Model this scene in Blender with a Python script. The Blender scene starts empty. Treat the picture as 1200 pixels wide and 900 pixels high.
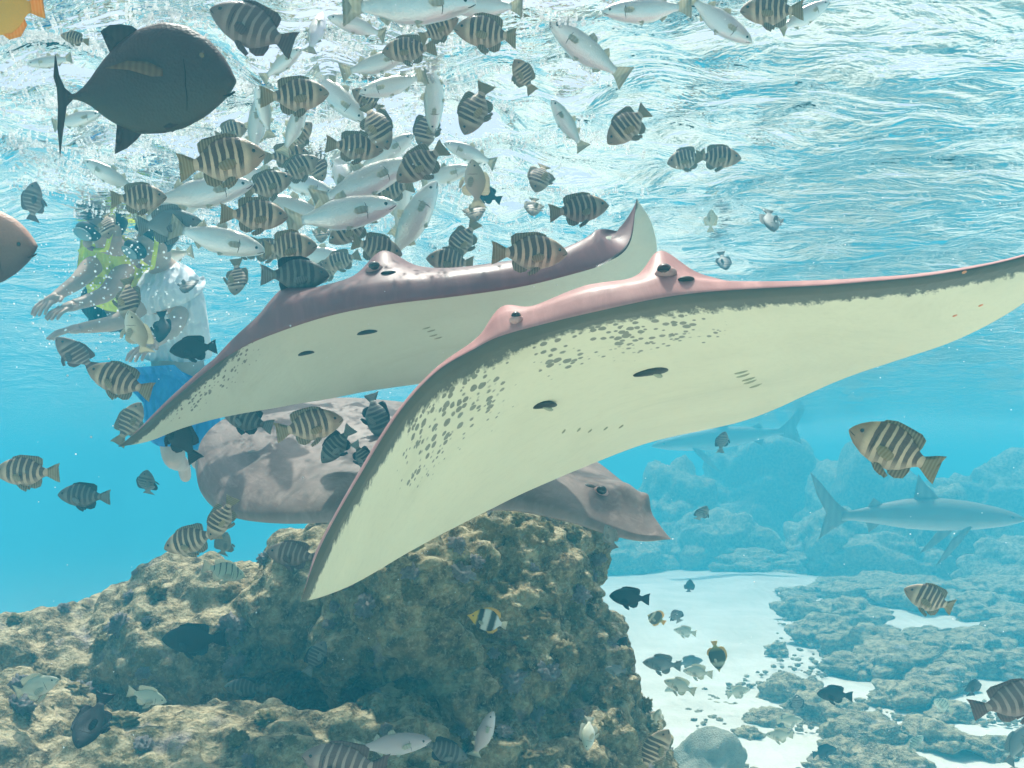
import bpy, bmesh, math, random
import numpy as np
from mathutils import Vector, Matrix, Euler, Quaternion
R = math.radians
SC = bpy.context.scene
COL = SC.collection
rng = np.random.default_rng(7)
random.seed(7)

# ------------------------------------------------------------------ camera
CAM_Z = 1.70          # metres above the sand
PITCH = 5.4           # camera looks slightly up
SURF_Z = 2.90         # height of the water surface above the sand
cam_d = bpy.data.cameras.new('camera')
cam_d.lens = 35.0; cam_d.sensor_width = 36.0
cam_d.clip_start = 0.02; cam_d.clip_end = 600
cam = bpy.data.objects.new('camera', cam_d); COL.objects.link(cam)
cam.location = (0, 0, CAM_Z); cam.rotation_euler = (R(90 + PITCH), 0, 0)
SC.camera = cam
CAMROT = Euler((R(90 + PITCH), 0, 0)).to_matrix()
CR = np.array(CAMROT)
FPX = 35.0 / 36.0 * 1200
def P(px, py, d):
    """photo pixel (1200x900) + distance along the view axis -> world point"""
    c = CAMROT @ Vector(((px - 600) / FPX * d, -(py - 450) / FPX * d, -d))
    return c + Vector((0, 0, CAM_Z))
def project(pts):
    q = (np.asarray(pts) - np.array([0, 0, CAM_Z])) @ CR
    return np.stack([600 + FPX * q[:, 0] / -q[:, 2], 450 - FPX * q[:, 1] / -q[:, 2]], 1)

# ------------------------------------------------------------------ world and sun
SUN_EL, SUN_AZ = 70.0, 350.0     # azimuth clockwise from +Y (the way the camera looks)
world = bpy.data.worlds.new('World'); SC.world = world; world.use_nodes = True
nt = world.node_tree
bg = nt.nodes['Background']
sky = nt.nodes.new('ShaderNodeTexSky'); sky.sky_type = 'NISHITA'; sky.sun_disc = False; sky.dust_density = 6.0; sky.air_density = .75; sky.ozone_density = .6
sky.sun_elevation = R(SUN_EL); sky.sun_rotation = R(SUN_AZ)
nt.links.new(sky.outputs[0], bg.inputs[0]); bg.inputs[1].default_value = 0.15
sd = bpy.data.lights.new('sun', 'SUN'); sd.energy = 3.6; sd.angle = R(0.6); sd.color = (1.0, 0.95, 0.86)
sun = bpy.data.objects.new('sun', sd); COL.objects.link(sun)
sv = Vector((math.sin(R(SUN_AZ)) * math.cos(R(SUN_EL)), math.cos(R(SUN_AZ)) * math.cos(R(SUN_EL)), math.sin(R(SUN_EL))))
sun.rotation_euler = sv.to_track_quat('Z', 'Y').to_euler()
sun.location = (0, 0, 8)
SC.view_settings.view_transform = 'Standard'; SC.view_settings.look = 'None'
SC.view_settings.gamma = 1.0; SC.view_settings.use_curve_mapping = False
SC.view_settings.exposure = 0.78
SC.render.engine = 'CYCLES'
cy = SC.cycles
cy.use_denoising = True
try: cy.denoiser = 'OPENIMAGEDENOISE'
except Exception: pass
cy.max_bounces = 8; cy.diffuse_bounces = 4; cy.glossy_bounces = 3; cy.transparent_max_bounces = 12
cy.volume_bounces = 2; cy.sample_clamp_indirect = 6.0
cy.caustics_reflective = False; cy.caustics_refractive = False

# ------------------------------------------------------------------ numpy noise
_perm = np.random.default_rng(3).permutation(512).astype(np.int64)
_perm = np.concatenate([_perm, _perm, _perm])
_grad = np.random.default_rng(5).normal(size=(512, 3)); _grad /= np.linalg.norm(_grad, axis=1)[:, None]
def _h(ix, iy, iz): return _perm[(_perm[(_perm[ix & 511] + iy) & 511] + iz) & 511]
def perlin(p):
    p = np.asarray(p, float); i = np.floor(p).astype(np.int64); f = p - i
    w = f * f * f * (f * (f * 6 - 15) + 10); out = 0.0
    for dx in (0, 1):
        for dy in (0, 1):
            for dz in (0, 1):
                g = _grad[_h(i[:, 0] + dx, i[:, 1] + dy, i[:, 2] + dz)]
                d = g[:, 0] * (f[:, 0] - dx) + g[:, 1] * (f[:, 1] - dy) + g[:, 2] * (f[:, 2] - dz)
                out = out + d * (w[:, 0] if dx else 1 - w[:, 0]) * (w[:, 1] if dy else 1 - w[:, 1]) * (w[:, 2] if dz else 1 - w[:, 2])
    return out * 1.6
def fbm(p, octv=4, lac=2.03, gain=.5):
    p = np.asarray(p, float); a = 1.; s = 0.; q = p.copy()
    for _ in range(octv):
        s = s + a * perlin(q); q = q * lac + 13.7; a *= gain
    return s
def worley(p):
    """distance to the nearest feature point"""
    p = np.asarray(p, float); i = np.floor(p).astype(np.int64); best = np.full(len(p), 9.)
    for dx in (-1, 0, 1):
        for dy in (-1, 0, 1):
            for dz in (-1, 0, 1):
                c = i + np.array([dx, dy, dz]); h = _h(c[:, 0], c[:, 1], c[:, 2])
                fp = c + np.stack([(h * 37 % 511) / 511., (h * 91 % 509) / 509., (h * 53 % 503) / 503.], 1)
                best = np.minimum(best, ((fp - p) ** 2).sum(1))
    return np.sqrt(best)
def sstep(a, b, x):
    t = np.clip((x - a) / (b - a), 0, 1); return t * t * (3 - 2 * t)

# ------------------------------------------------------------------ helpers
def mesh_np(name, verts, faces, mats=(), smooth=True, midx=None, uv=None, attrs=None):
    me = bpy.data.meshes.new(name)
    verts = np.asarray(verts, float)
    if isinstance(faces, np.ndarray): faces = faces.tolist()
    me.from_pydata(verts.tolist(), [], faces)
    for m in mats: me.materials.append(m)
    if midx is not None: me.polygons.foreach_set('material_index', np.asarray(midx, np.int32))
    me.polygons.foreach_set('use_smooth', np.full(len(me.polygons), smooth))
    if uv is not None:
        li = np.empty(len(me.loops), np.int32); me.loops.foreach_get('vertex_index', li)
        l = me.uv_layers.new(name='UVMap'); l.data.foreach_set('uv', np.asarray(uv, np.float32)[li].ravel())
    for k, v in (attrs or {}).items():
        a = me.attributes.new(k, 'FLOAT', 'POINT'); a.data.foreach_set('value', np.asarray(v, np.float32))
    me.update()
    return me
def obj(name, me, parent=None, loc=None):
    o = bpy.data.objects.new(name, me); COL.objects.link(o)
    if parent is not None: o.parent = parent
    if loc is not None: o.location = loc
    return o
def tag(o, label=None, cat=None, group=None, kind=None):
    if label: o['label'] = label
    if cat: o['category'] = cat
    if group: o['group'] = group
    if kind: o['kind'] = kind
    return o
def empty(name, loc=(0, 0, 0)):
    o = bpy.data.objects.new(name, None); COL.objects.link(o); o.location = loc
    o.empty_display_size = .05
    return o
def grid_faces(nu, nv, flip=False):
    a = np.arange(nu * nv).reshape(nu, nv)
    q = np.stack([a[:-1, :-1], a[1:, :-1], a[1:, 1:], a[:-1, 1:]], -1).reshape(-1, 4)
    return q[:, ::-1] if flip else q
def cr(pts, t):
    """Catmull-Rom through pts at t in [0,1]"""
    pts = np.asarray(pts, float); n = len(pts) - 1
    x = np.clip(np.asarray(t) * n, 0, n - 1e-9); i = x.astype(int); f = (x - i)[:, None]
    g = lambda k: pts[np.clip(i + k, 0, n)]
    p0 = np.where((i == 0)[:, None], 2 * g(0) - g(1), g(-1)); p1, p2 = g(0), g(1)
    p3 = np.where((i == n - 1)[:, None], 2 * g(1) - g(0), g(2))
    return .5 * (2 * p1 + (p2 - p0) * f + (2 * p0 - 5 * p1 + 4 * p2 - p3) * f ** 2 + (3 * p1 - p0 - 3 * p2 + p3) * f ** 3)

class NT:
    """small node-tree helper"""
    def __init__(s, name):
        s.m = bpy.data.materials.new(name); s.m.use_nodes = True; s.t = s.m.node_tree
        s.out = s.t.nodes['Material Output']; s.b = s.t.nodes['Principled BSDF']
    def n(s, typ, **kw):
        x = s.t.nodes.new('ShaderNode' + typ)
        for k, v in kw.items():
            if k.startswith('i_'):
                key = k[2:]; x.inputs[int(key) if key.isdigit() else key.replace('_', ' ')].default_value = v
            else: setattr(x, k, v)
        return x
    def l(s, a, b): s.t.links.new(a, b)
    def val(s, x, sock):
        if isinstance(x, (int, float)): sock.default_value = x
        else: s.l(x, sock)
    def math(s, op, a, b=0., c=None, clamp=False):
        x = s.n('Math', operation=op, use_clamp=clamp); s.val(a, x.inputs[0]); s.val(b, x.inputs[1])
        if c is not None: s.val(c, x.inputs[2])
        return x.outputs[0]
    def noise(s, vec, scale, detail=3, rough=.5, dist=0.):
        x = s.n('TexNoise'); x.inputs['Scale'].default_value = scale; x.inputs['Detail'].default_value = detail
        x.inputs['Roughness'].default_value = rough; x.inputs['Distortion'].default_value = dist
        if vec is not None: s.l(vec, x.inputs['Vector'])
        return x.outputs[0]
    def ramp(s, fac, stops, interp='LINEAR'):
        x = s.n('ValToRGB'); r = x.color_ramp; r.interpolation = interp
        while len(r.elements) < len(stops): r.elements.new(.5)
        for e, (p, c) in zip(r.elements, stops):
            e.position = p; e.color = (c, c, c, 1) if isinstance(c, (int, float)) else (*c, 1)
        s.val(fac, x.inputs[0]); return x.outputs[0]
    def mix(s, f, a, b, blend='MIX'):
        x = s.n('Mix', data_type='RGBA', blend_type=blend)
        s.val(f, x.inputs['Factor'])
        for v, k in ((a, 6), (b, 7)):
            if isinstance(v, tuple): x.inputs[k].default_value = (*v, 1)
            else: s.l(v, x.inputs[k])
        return x.outputs[2]
    def bump(s, h, strength=.3, dist=.01, normal=None):
        x = s.n('Bump'); x.inputs['Strength'].default_value = strength; x.inputs['Distance'].default_value = dist
        s.l(h, x.inputs['Height'])
        if normal is not None: s.l(normal, x.inputs['Normal'])
        return x.outputs[0]
    def coord(s, which='Object'):
        return s.n('TexCoord').outputs[which]
    def attr(s, name):
        x = s.n('Attribute'); x.attribute_name = name; return x.outputs['Fac']
    def finish(s, col=None, rough=.5, normal=None, spec=.3):
        if col is not None:
            if isinstance(col, tuple): s.b.inputs['Base Color'].default_value = (*col, 1)
            else: s.l(col, s.b.inputs['Base Color'])
        s.val(rough, s.b.inputs['Roughness'])
        s.b.inputs['Specular IOR Level'].default_value = spec
        if normal is not None: s.l(normal, s.b.inputs['Normal'])
        return s.m

# ------------------------------------------------------------------ water surface
def wave_height(x, y):
    z = np.zeros_like(x)
    dirs = [(.9, .45, 1.35, .022), (.55, 1., .85, .016), (-.5, .9, .62, .011), (1., -.1, .43, .0075),
            (.2, 1., .31, .005), (-.8, .6, .23, .0035)]
    p = np.stack([x * .35, y * .35, np.zeros_like(x)], 1)
    w1 = perlin(p) * 1.6; w2 = perlin(p + 31.) * 1.6
    for k, (dx, dy, lam, a) in enumerate(dirs):
        n = math.hypot(dx, dy); ph = (x * dx + y * dy) / n * 2 * math.pi / lam + k * 1.7 + w1 * 2.2 + w2 * (k % 3)
        s = np.sin(ph); z += a * (1 - 2 * np.abs(np.sin(ph / 2))) * .6 + a * .55 * s
    p2 = np.stack([x * 2.2, y * 3.0, np.full_like(x, 4.)], 1)
    z = z * 1.25 + .026 * fbm(p2, 3)
    chop = np.exp(-((x + .9) / 1.6) ** 2 - ((y - 3.4) / 1.7) ** 2)     # water churned up around the feeding school
    z = z + chop * .085 * fbm(np.stack([x * 3., y * 3., np.full_like(x, 2.)], 1), 2)
    return z * (1 - .38 * sstep(-.2, 1.6, x))
def water_surface():
    n = 420
    def axis(lo, hi, c):   # fine in the middle, coarse far away
        t = np.linspace(-1, 1, n); a = np.sign(t) * np.abs(t) ** 3.0
        return a
    ax = axis(0, 0, 0) * 75; ay = axis(0, 0, 0) * 75
    ax = ax + np.linspace(-1, 1, n) * 5; ay = ay + np.linspace(-1, 1, n) * 5 + 3.0
    X, Y = np.meshgrid(ax, ay, indexing='ij'); X = X.ravel(); Y = Y.ravel()
    amp = 1 / (1 + (np.hypot(X, Y - 3) / 22) ** 2)
    Z = wave_height(X, Y) * amp
    t = NT('water_surface')
    oc = t.n('NewGeometry').outputs['Position']
    mp = t.n('Mapping'); t.l(oc, mp.inputs[0]); mp.inputs['Rotation'].default_value = (0, 0, R(-24)); mp.inputs['Scale'].default_value = (1., 1.9, 1.)
    h1 = t.noise(mp.outputs[0], 3.2, 4, .55, .6); h2 = t.noise(mp.outputs[0], 11., 3, .5, .4)
    nm = t.bump(h1, 1.0, .058); nm = t.bump(h2, 1.0, .011, nm)
    fr = t.n('Fresnel'); fr.inputs[0].default_value = 1.333; t.l(nm, fr.inputs['Normal'])
    gl = t.n('BsdfGlossy'); gl.inputs['Roughness'].default_value = .03; t.l(nm, gl.inputs['Normal']); gl.inputs[0].default_value = (.97, .99, 1, 1)
    tr = t.n('BsdfTransparent'); tr.inputs[0].default_value = (.92, .99, .975, 1)
    mx = t.n('MixShader'); t.l(fr.outputs[0], mx.inputs[0]); t.l(tr.outputs[0], mx.inputs[1]); t.l(gl.outputs[0], mx.inputs[2])
    t.l(mx.outputs[0], t.out.inputs['Surface'])
    me = mesh_np('water_surface', np.stack([X, Y, Z + SURF_Z], 1), grid_faces(n, n), [t.m])
    tag(obj('water_surface', me), 'rippling turquoise water surface seen from below', kind='structure')
water_surface()

# ------------------------------------------------------------------ sand bed
def sand_height(x, y):
    p = np.stack([x * .35, y * .35, np.full_like(x, 9.)], 1)
    z = .10 * fbm(p, 2) + .03 * fbm(p * 4.5, 2)
    z = z - .05 + .05 * sstep(8, 16, y)
    z = z - 2.6 * sstep(.10, .30, -x / np.maximum(y, .5)) * sstep(5, 9, y)     # the bed falls away beyond the coral rock
    return z
def sand_bed():
    n = 360
    t = np.linspace(-1, 1, n); a = np.sign(t) * np.abs(t) ** 2.6 * 72 + t * 6
    X, Y = np.meshgrid(a, a + 4, indexing='ij'); X = X.ravel(); Y = Y.ravel()
    Z = sand_height(X, Y)
    m = NT('sand')
    pos = m.n('NewGeometry').outputs['Position']
    n1 = m.noise(pos, 1.3, 4, .6); n2 = m.noise(pos, 60, 3, .6); n3 = m.noise(pos, 7, 4, .6)
    c = m.ramp(n1, [(.3, (.58, .55, .46)), (.7, (.76, .73, .64))])
    c = m.mix(m.math('MULTIPLY', m.ramp(n2, [(.45, 0.), (.75, 1.)]), .35), c, (.45, .40, .32))
    wv = m.n('TexWave', i_Scale=2.2, i_Distortion=6., i_Detail=2.); m.l(pos, wv.inputs[0])
    nm = m.bump(wv.outputs[1], .35, .02); nm = m.bump(n3, .5, .03, nm); nm = m.bump(n2, .4, .004, nm)
    m.finish(c, .9, nm, .1)
    me = mesh_np('sand_bed', np.stack([X, Y, Z], 1), grid_faces(n, n), [m.m])
    tag(obj('sand_bed', me), 'pale white coral sand sea bed', kind='structure')
sand_bed()

# ------------------------------------------------------------------ haze (the water body)
HAZE_D = 0.078
def haze():
    bm = bmesh.new(); bmesh.ops.create_cube(bm, size=1.0)
    zt, zb = SURF_Z + .22, -4.0
    for v in bm.verts: v.co = Vector((v.co.x * 160, v.co.y * 160 + 4, zb + (v.co.z + .5) * (zt - zb)))
    me = bpy.data.meshes.new('haze'); bm.to_mesh(me); bm.free()
    m = bpy.data.materials.new('haze'); m.use_nodes = True; t = m.node_tree
    t.nodes.remove(t.nodes['Principled BSDF'])
    pv = t.nodes.new('ShaderNodeVolumePrincipled')
    pv.inputs['Color'].default_value = (.05, .40, .575, 1); pv.inputs['Density'].default_value = HAZE_D
    pv.inputs['Absorption Color'].default_value = (0, 0, 0, 1); pv.inputs['Anisotropy'].default_value = .0
    t.links.new(pv.outputs[0], t.nodes['Material Output'].inputs['Volume'])
    m.cycles.homogeneous_volume = True
    me.materials.append(m)
    tag(obj('haze', me), 'clear turquoise sea water fading far things to blue', kind='stuff')
haze()

# ------------------------------------------------------------------ stingrays
def ray_top_mat(name, c1, c2, c3):
    m = NT(name); uv = m.coord('UV')
    n1 = m.noise(uv, 7, 5, .6); n2 = m.noise(uv, 60, 3, .6); n3 = m.noise(uv, 22, 5, .7, .8)
    c = m.ramp(n1, [(.3, c1), (.5, c2), (.72, c3)])
    c = m.mix(m.math('MULTIPLY', m.ramp(n3, [(.5, 0.), (.72, 1.)]), .45), c, tuple(min(1, v * 1.5) for v in c3))
    c = m.mix(m.math('MULTIPLY', n2, .3), c, tuple(v * .5 for v in c1))
    edge = m.attr('edge')
    c = m.mix(m.math('MULTIPLY', edge, .5), c, tuple(min(1, v * 1.35) for v in c3))
    nm = m.bump(n2, .10, .002); nm = m.bump(n3, .07, .004, nm)
    return m.finish(c, m.ramp(n3, [(.3, .36), (.7, .6)]), nm, .35)
def ray_belly_mat(name, base, dark):
    m = NT(name); uv = m.coord('UV')
    sep = m.n('SeparateXYZ'); m.l(uv, sep.inputs[0])
    n1 = m.noise(uv, 5, 4, .55); n2 = m.noise(uv, 75, 3, .6); nl = m.noise(uv, 120, 2, .5)
    c = m.ramp(n1, [(.3, tuple(v * .92 for v in base)), (.7, base)])
    st = m.noise(uv, 3.2, 5, .65, 1.2)
    c = m.mix(m.math('MULTIPLY', m.ramp(st, [(.52, 0.), (.75, 1.)]), .30), c, (.50, .47, .30))
    c = m.mix(m.math('MULTIPLY', m.ramp(n2, [(.5, 0.), (.8, 1.)]), .16), c, (.45, .44, .33))
    # dark margin with a ragged inner edge
    mp = m.n('Mapping'); m.l(uv, mp.inputs[0]); mp.inputs['Scale'].default_value = (1, .45, 1)
    rag = m.noise(mp.outputs[0], 55, 3, .7)
    lim = m.math('ADD', m.attr('band'), m.math('MULTIPLY', m.math('SUBTRACT', rag, .5), m.math('MULTIPLY', m.attr('band'), 1.5)))
    f = m.math('SUBTRACT', lim, sep.outputs[1]); f = m.math('MULTIPLY', f, 75., clamp=True)
    # freckles
    mp2 = m.n('Mapping'); m.l(uv, mp2.inputs[0]); mp2.inputs['Scale'].default_value = (1.15, .8, 1)
    vo = m.n('TexVoronoi', i_Scale=76., i_Randomness=.95); m.l(mp2.outputs[0], vo.inputs['Vector'])
    rnd = m.n('SeparateColor'); m.l(vo.outputs['Color'], rnd.inputs[0])
    sp = m.attr('spots')
    size = m.math('MULTIPLY', m.math('ADD', m.math('MULTIPLY', rnd.outputs[0], .36), .24), sp)
    wob = m.math('MULTIPLY', m.math('SUBTRACT', nl, .5), .25)
    g = m.math('SUBTRACT', size, m.math('ADD', vo.outputs['Distance'], wob)); g = m.math('MULTIPLY', g, 9., clamp=True)
    tot = m.math('MULTIPLY', m.math('MAXIMUM', f, m.math('MULTIPLY', g, .85)), .92)
    dk = m.mix(m.ramp(n2, [(.3, 0.), (.7, 1.)]), dark, tuple(v * 3.2 for v in dark)); dk = m.mix(m.math('MULTIPLY', sep.outputs[1], 9., clamp=True), dark, dk)
    c = m.mix(tot, c, dk)
    nm = m.bump(n2, .08, .002); nm = m.bump(st, .25, .02, nm)
    return m.finish(c, .5, nm, .3)

def build_ray(name, label, Lp, Tp, thick, uc, uw, bumps, mats, band, spots, Nu=280, Ns=96, camber=((0, 0), (1, 0)), tail=None, group=None, flat=.35, cupw=0.):
    """a stingray disc lofted between its leading and trailing edge (photo pixel + distance)"""
    u = np.linspace(0, 1, Nu)
    L = cr([P(*p) for p in Lp], u); T = cr([P(*p) for p in Tp], u)
    dL = np.gradient(L, axis=0); ch = T - L
    s0 = np.linspace(0, 1, Ns); s = s0 ** 1.6 * (1 - s0) + (1 - (1 - s0) ** 1.3) * s0   # denser near edges
    clen = np.linalg.norm(ch, axis=1)
    # chord tangent with a stable fallback at the tips
    k = np.argmax(clen); chn = ch / np.maximum(clen, 1e-6)[:, None]
    w = np.clip(clen / clen[k] * 6, 0, 1)[:, None]
    mid = chn[k]; chn = chn * w + mid * (1 - w)
    N = np.cross(dL, chn); N /= np.linalg.norm(N, axis=1)[:, None]
    if N[k][2] < 0: N = -N
    ker = np.exp(-np.linspace(-2, 2, 31) ** 2); ker /= ker.sum()
    Np = np.pad(N, ((15, 15), (0, 0)), 'edge'); N = np.stack([np.convolve(Np[:, i], ker, 'valid') for i in range(3)], 1)
    N /= np.linalg.norm(N, axis=1)[:, None]
    U, S = np.meshgrid(u, s, indexing='ij')
    body = np.exp(-((U - uc) / uw) ** 2)
    cl = clen[:, None]
    prof = np.sqrt(np.clip(S, 0, 1)) * (1 - S) ** .75 * 2.0
    rim = np.minimum(1, np.sqrt(np.clip(S * cl / .012, 0, 1))) * np.minimum(1, np.sqrt(np.clip((1 - S) * cl / .012, 0, 1)))
    base = np.minimum(.007, cl * .06) * rim
    taper = np.clip(cl / clen.max(), 0, 1)
    ht = base + thick * (.30 * taper + .70 * body) * prof * rim
    hb = base + thick * flat * (.25 * taper + .75 * body) * prof * rim
    arc = np.concatenate([[0], np.cumsum(np.linalg.norm(np.diff(L, axis=0), axis=1))])
    AX = arc[:, None] + 0 * S; SX = S * cl
    for (bu, bs, ru, rs, hh) in bumps:       # head, eyes: (span position, chord metres, radii in metres, height)
        a0 = np.interp(bu, u, arc)
        ht = ht + hh * np.exp(-((AX - a0) / ru) ** 2 - ((SX - bs) / rs) ** 2) * rim
    Mid = L[:, None, :] + ch[:, None, :] * S[..., None] + N[:, None, :] * (np.interp(U, *zip(*camber)) * np.minimum(1, taper * 2.2) * np.sin(np.pi * S ** .45))[..., None]
    wob = .003 * taper * perlin(np.stack([AX.ravel() * 6, SX.ravel() * 6, np.full(AX.size, uc * 50)], 1)).reshape(AX.shape)
    Mid = Mid + N[:, None, :] * wob[..., None]
    top = Mid + N[:, None, :] * ht[..., None]; bot = Mid - N[:, None, :] * hb[..., None]
    nv = Nu * Ns
    V = np.concatenate([top.reshape(-1, 3), bot.reshape(-1, 3)])
    f1 = grid_faces(Nu, Ns); f2 = grid_faces(Nu, Ns, True) + nv
    a = np.arange(nv).reshape(Nu, Ns)
    e1 = np.stack([a[:-1, 0], a[:-1, 0] + nv, a[1:, 0] + nv, a[1:, 0]], -1)
    e2 = np.stack([a[:-1, -1], a[1:, -1], a[1:, -1] + nv, a[:-1, -1] + nv], -1)
    F = np.concatenate([f1, f2, e1, e2])
    mi = np.concatenate([np.zeros(len(f1)), np.ones(len(f2)), np.zeros(len(e1)), np.ones(len(e2))]).astype(int)
    uv = np.stack([AX.ravel(), SX.ravel()], 1); uv = np.concatenate([uv, uv])
    bnd = np.interp(U, *zip(*band)); sp = spots(U, SX)
    edge = np.exp(-SX / .01)
    two = lambda q: np.concatenate([q.ravel(), q.ravel()])
    cen = Vector(L[k] * .5 + T[k] * .5)
    root = empty(name, cen); tag(root, label, 'stingray', group)
    me = mesh_np(name + '_disc', V - np.array(cen), F, mats, True, mi, uv, {'band': two(bnd), 'spots': two(sp), 'edge': two(edge)})
    bm = bmesh.new(); bm.from_mesh(me); bmesh.ops.remove_doubles(bm, verts=bm.verts, dist=1e-5)
    bmesh.ops.recalc_face_normals(bm, faces=bm.faces); bm.to_mesh(me); bm.free()
    obj('disc', me, root)
    info = dict(root=root, cen=np.array(cen), top=top.reshape(-1, 3), bot=bot.reshape(-1, 3), N=np.repeat(N, Ns, axis=0),
                span=np.repeat(dL / np.linalg.norm(dL, axis=1)[:, None], Ns, axis=0), chord=np.repeat(chn, Ns, axis=0))
    info['ptop'] = project(info['top']); info['pbot'] = project(info['bot'])
    return info
def on_ray(info, px, py, side='bot'):
    """frame of the point of the ray's skin that shows at a photo pixel"""
    d = ((info['p' + side] - np.array([px, py])) ** 2).sum(1)
    pts = info[side]; dist = np.linalg.norm(pts - np.array([0, 0, CAM_Z]), axis=1)
    c = np.where(d < max(9, d.min() * 1.5))[0]; i = c[np.argmin(dist[c])]
    n = info['N'][i] * (1 if side == 'top' else -1); x = info['span'][i]; x = x - n * (x @ n); x /= np.linalg.norm(x)
    y = np.cross(n, x)
    return Vector(pts[i]), Matrix(np.stack([x, y, n], 1).tolist())
def blob_mesh(name, mat, rx, ry, rz, seg=16, ring=10, fn=None):
    bm = bmesh.new(); bmesh.ops.create_uvsphere(bm, u_segments=seg, v_segments=ring, radius=1)
    for v in bm.verts:
        co = Vector((v.co.x * rx, v.co.y * ry, v.co.z * rz)); v.co = fn(co) if fn else co
    for f in bm.faces: f.smooth = True
    me = bpy.data.meshes.new(name); bm.to_mesh(me); bm.free(); me.materials.append(mat); return me
def stick(info, name, me, px, py, side, off=0., rot=0., parent=None, scale=1.):
    p, M = on_ray(info, px, py, side)
    o = bpy.data.objects.new(name, me); COL.objects.link(o)
    o.parent = parent or info['root']
    mw = Matrix.Translation(p + M @ Vector((0, 0, off)) - Vector(info['cen'])) @ M.to_4x4() @ Matrix.Rotation(rot, 4, 'Z') @ Matrix.Scale(scale, 4)
    o.matrix_local = mw
    return o
M_DARK = NT('opening_shade'); _n = M_DARK.noise(M_DARK.coord(), 40, 3); M_DARK.finish(M_DARK.ramp(_n, [(.3, (.012, .012, .010)), (.7, (.05, .045, .035))]), .5)  # shade inside the nostrils and spiracles, put into the colour of solid blobs
M_EYE = NT('ray_eye'); M_EYE.finish((.03, .012, .008), .12, None, .6)
M_LID = NT('ray_lid'); _n = M_LID.noise(M_LID.coord(), 60, 3); M_LID.finish(M_LID.ramp(_n, [(.3, (.52, .27, .24)), (.7, (.66, .42, .37))]), .45)
M_GILL = NT('gill'); _n = M_GILL.noise(M_GILL.coord(), 90, 3); M_GILL.finish(M_GILL.ramp(_n, [(.3, (.34, .34, .23)), (.7, (.50, .49, .34))]), .6)
M_ORANGE = NT('orange_mark'); _n = M_ORANGE.noise(M_ORANGE.coord(), 300, 3); M_ORANGE.finish(M_ORANGE.ramp(_n, [(.3, (.75, .22, .08)), (.7, (.85, .40, .20))]), .6)
M_DARK, M_EYE, M_LID, M_GILL, M_ORANGE = M_DARK.m, M_EYE.m, M_LID.m, M_GILL.m, M_ORANGE.m
pink = ray_top_mat('pink_ray_back', (.30, .115, .11), (.40, .17, .155), (.54, .28, .255))
mauve = ray_top_mat('mauve_ray_back', (.13, .055, .058), (.185, .082, .085), (.25, .12, .12))
grey_top = ray_top_mat('grey_ray_back', (.13, .086, .072), (.20, .14, .12), (.31, .235, .205))
belly1 = ray_belly_mat('cream_ray_belly', (.80, .75, .53), (.045, .05, .042))
belly2 = ray_belly_mat('green_cream_ray_belly', (.70, .72, .56), (.05, .055, .048))

# --- front ray: banked towards the camera, left wing down
L1 = [(352, 706, 1.50), (376, 640, 1.47), (420, 560, 1.43), (466, 486, 1.40), (510, 438, 1.37), (554, 410, 1.35), (596, 390, 1.33), (690, 367, 1.30), (790, 347, 1.31), (880, 338, 1.35), (990, 333, 1.40), (1100, 321, 1.45), (1200, 300, 1.50), (1300, 262, 1.56)]
T1 = [(352, 706, 1.50), (376, 699, 1.55), (412, 684, 1.62), (462, 656, 1.70), (510, 628, 1.78), (560, 602, 1.88), (630, 568, 1.98), (750, 519, 2.10), (868, 491, 2.08), (940, 462, 1.98), (1010, 433, 1.88), (1120, 396, 1.74), (1204, 349, 1.64), (1300, 262, 1.56)]
def spots1(U, SX):
    a = sstep(.20, .27, U) * (1 - sstep(.44, .47, U)) * (1 - sstep(.15, .30, SX)) * sstep(0.02, .05, SX) * 1.05
    b = sstep(.47, .50, U) * (1 - sstep(.62, .67, U)) * (1 - sstep(.12, .25, SX)) * 1.05
    return np.maximum(a, b)
ray1 = build_ray('stingray', 'pink-backed stingray with spotted cream belly gliding in front of the other rays', L1, T1, .055, .54, .16,
    [(.54, .10, .16, .10, .022), (.457, .055, .026, .05, .026), (.612, .080, .030, .05, .042), (.648, .11, .06, .06, .018)],
    [pink, belly1], [(0, .05), (.12, .045), (.3, .05), (.44, .055), (.5, .04), (.62, .05), (.8, .055), (1, .045)], spots1, camber=[(0, 0), (.42, .0), (.54, .012), (.66, 0), (1, 0)])

def ray_eye(info, px, py, rot=0., scale=1., spir=None):
    stick(info, 'eyelid', LID, px, py, 'top', -.003, rot, scale=scale)
    e = stick(info, 'eye', EYE, px, py, 'top', .003, rot, scale=scale)
    v = (cam.location - Vector(info['cen']) - e.location).normalized(); e.location = e.location + v * .0105 * scale
    if spir: stick(info, 'spiracle', SPIR, spir[0], spir[1], 'top', -.003, rot, scale=scale)
EYE = blob_mesh('ray_eye', M_EYE, .015, .0125, .0125)
LID = blob_mesh('ray_eyelid', M_LID, .023, .019, .013)
SPIR = blob_mesh('ray_spiracle', M_DARK, .020, .011, .006)
NOST = blob_mesh('ray_nostril', M_DARK, .021, .0105, .004, fn=lambda c: Vector((c.x, c.y - 14 * c.x * c.x, c.z)))
FLAP = blob_mesh('ray_nostril_flap', M_GILL, .012, .003, .003, fn=lambda c: Vector((c.x, c.y + 9 * c.x * abs(c.x), c.z)))
SLIT = blob_mesh('ray_gill_slit', M_GILL, .0095, .0024, .0022, 12, 8)
MARK = blob_mesh('ray_orange_mark', M_ORANGE, .0045, .0035, .0015, 10, 6)
ray_eye(ray1, 603, 374, 1.2, .5, None); ray_eye(ray1, 781, 318, .3, .72, (802, 324))
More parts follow.
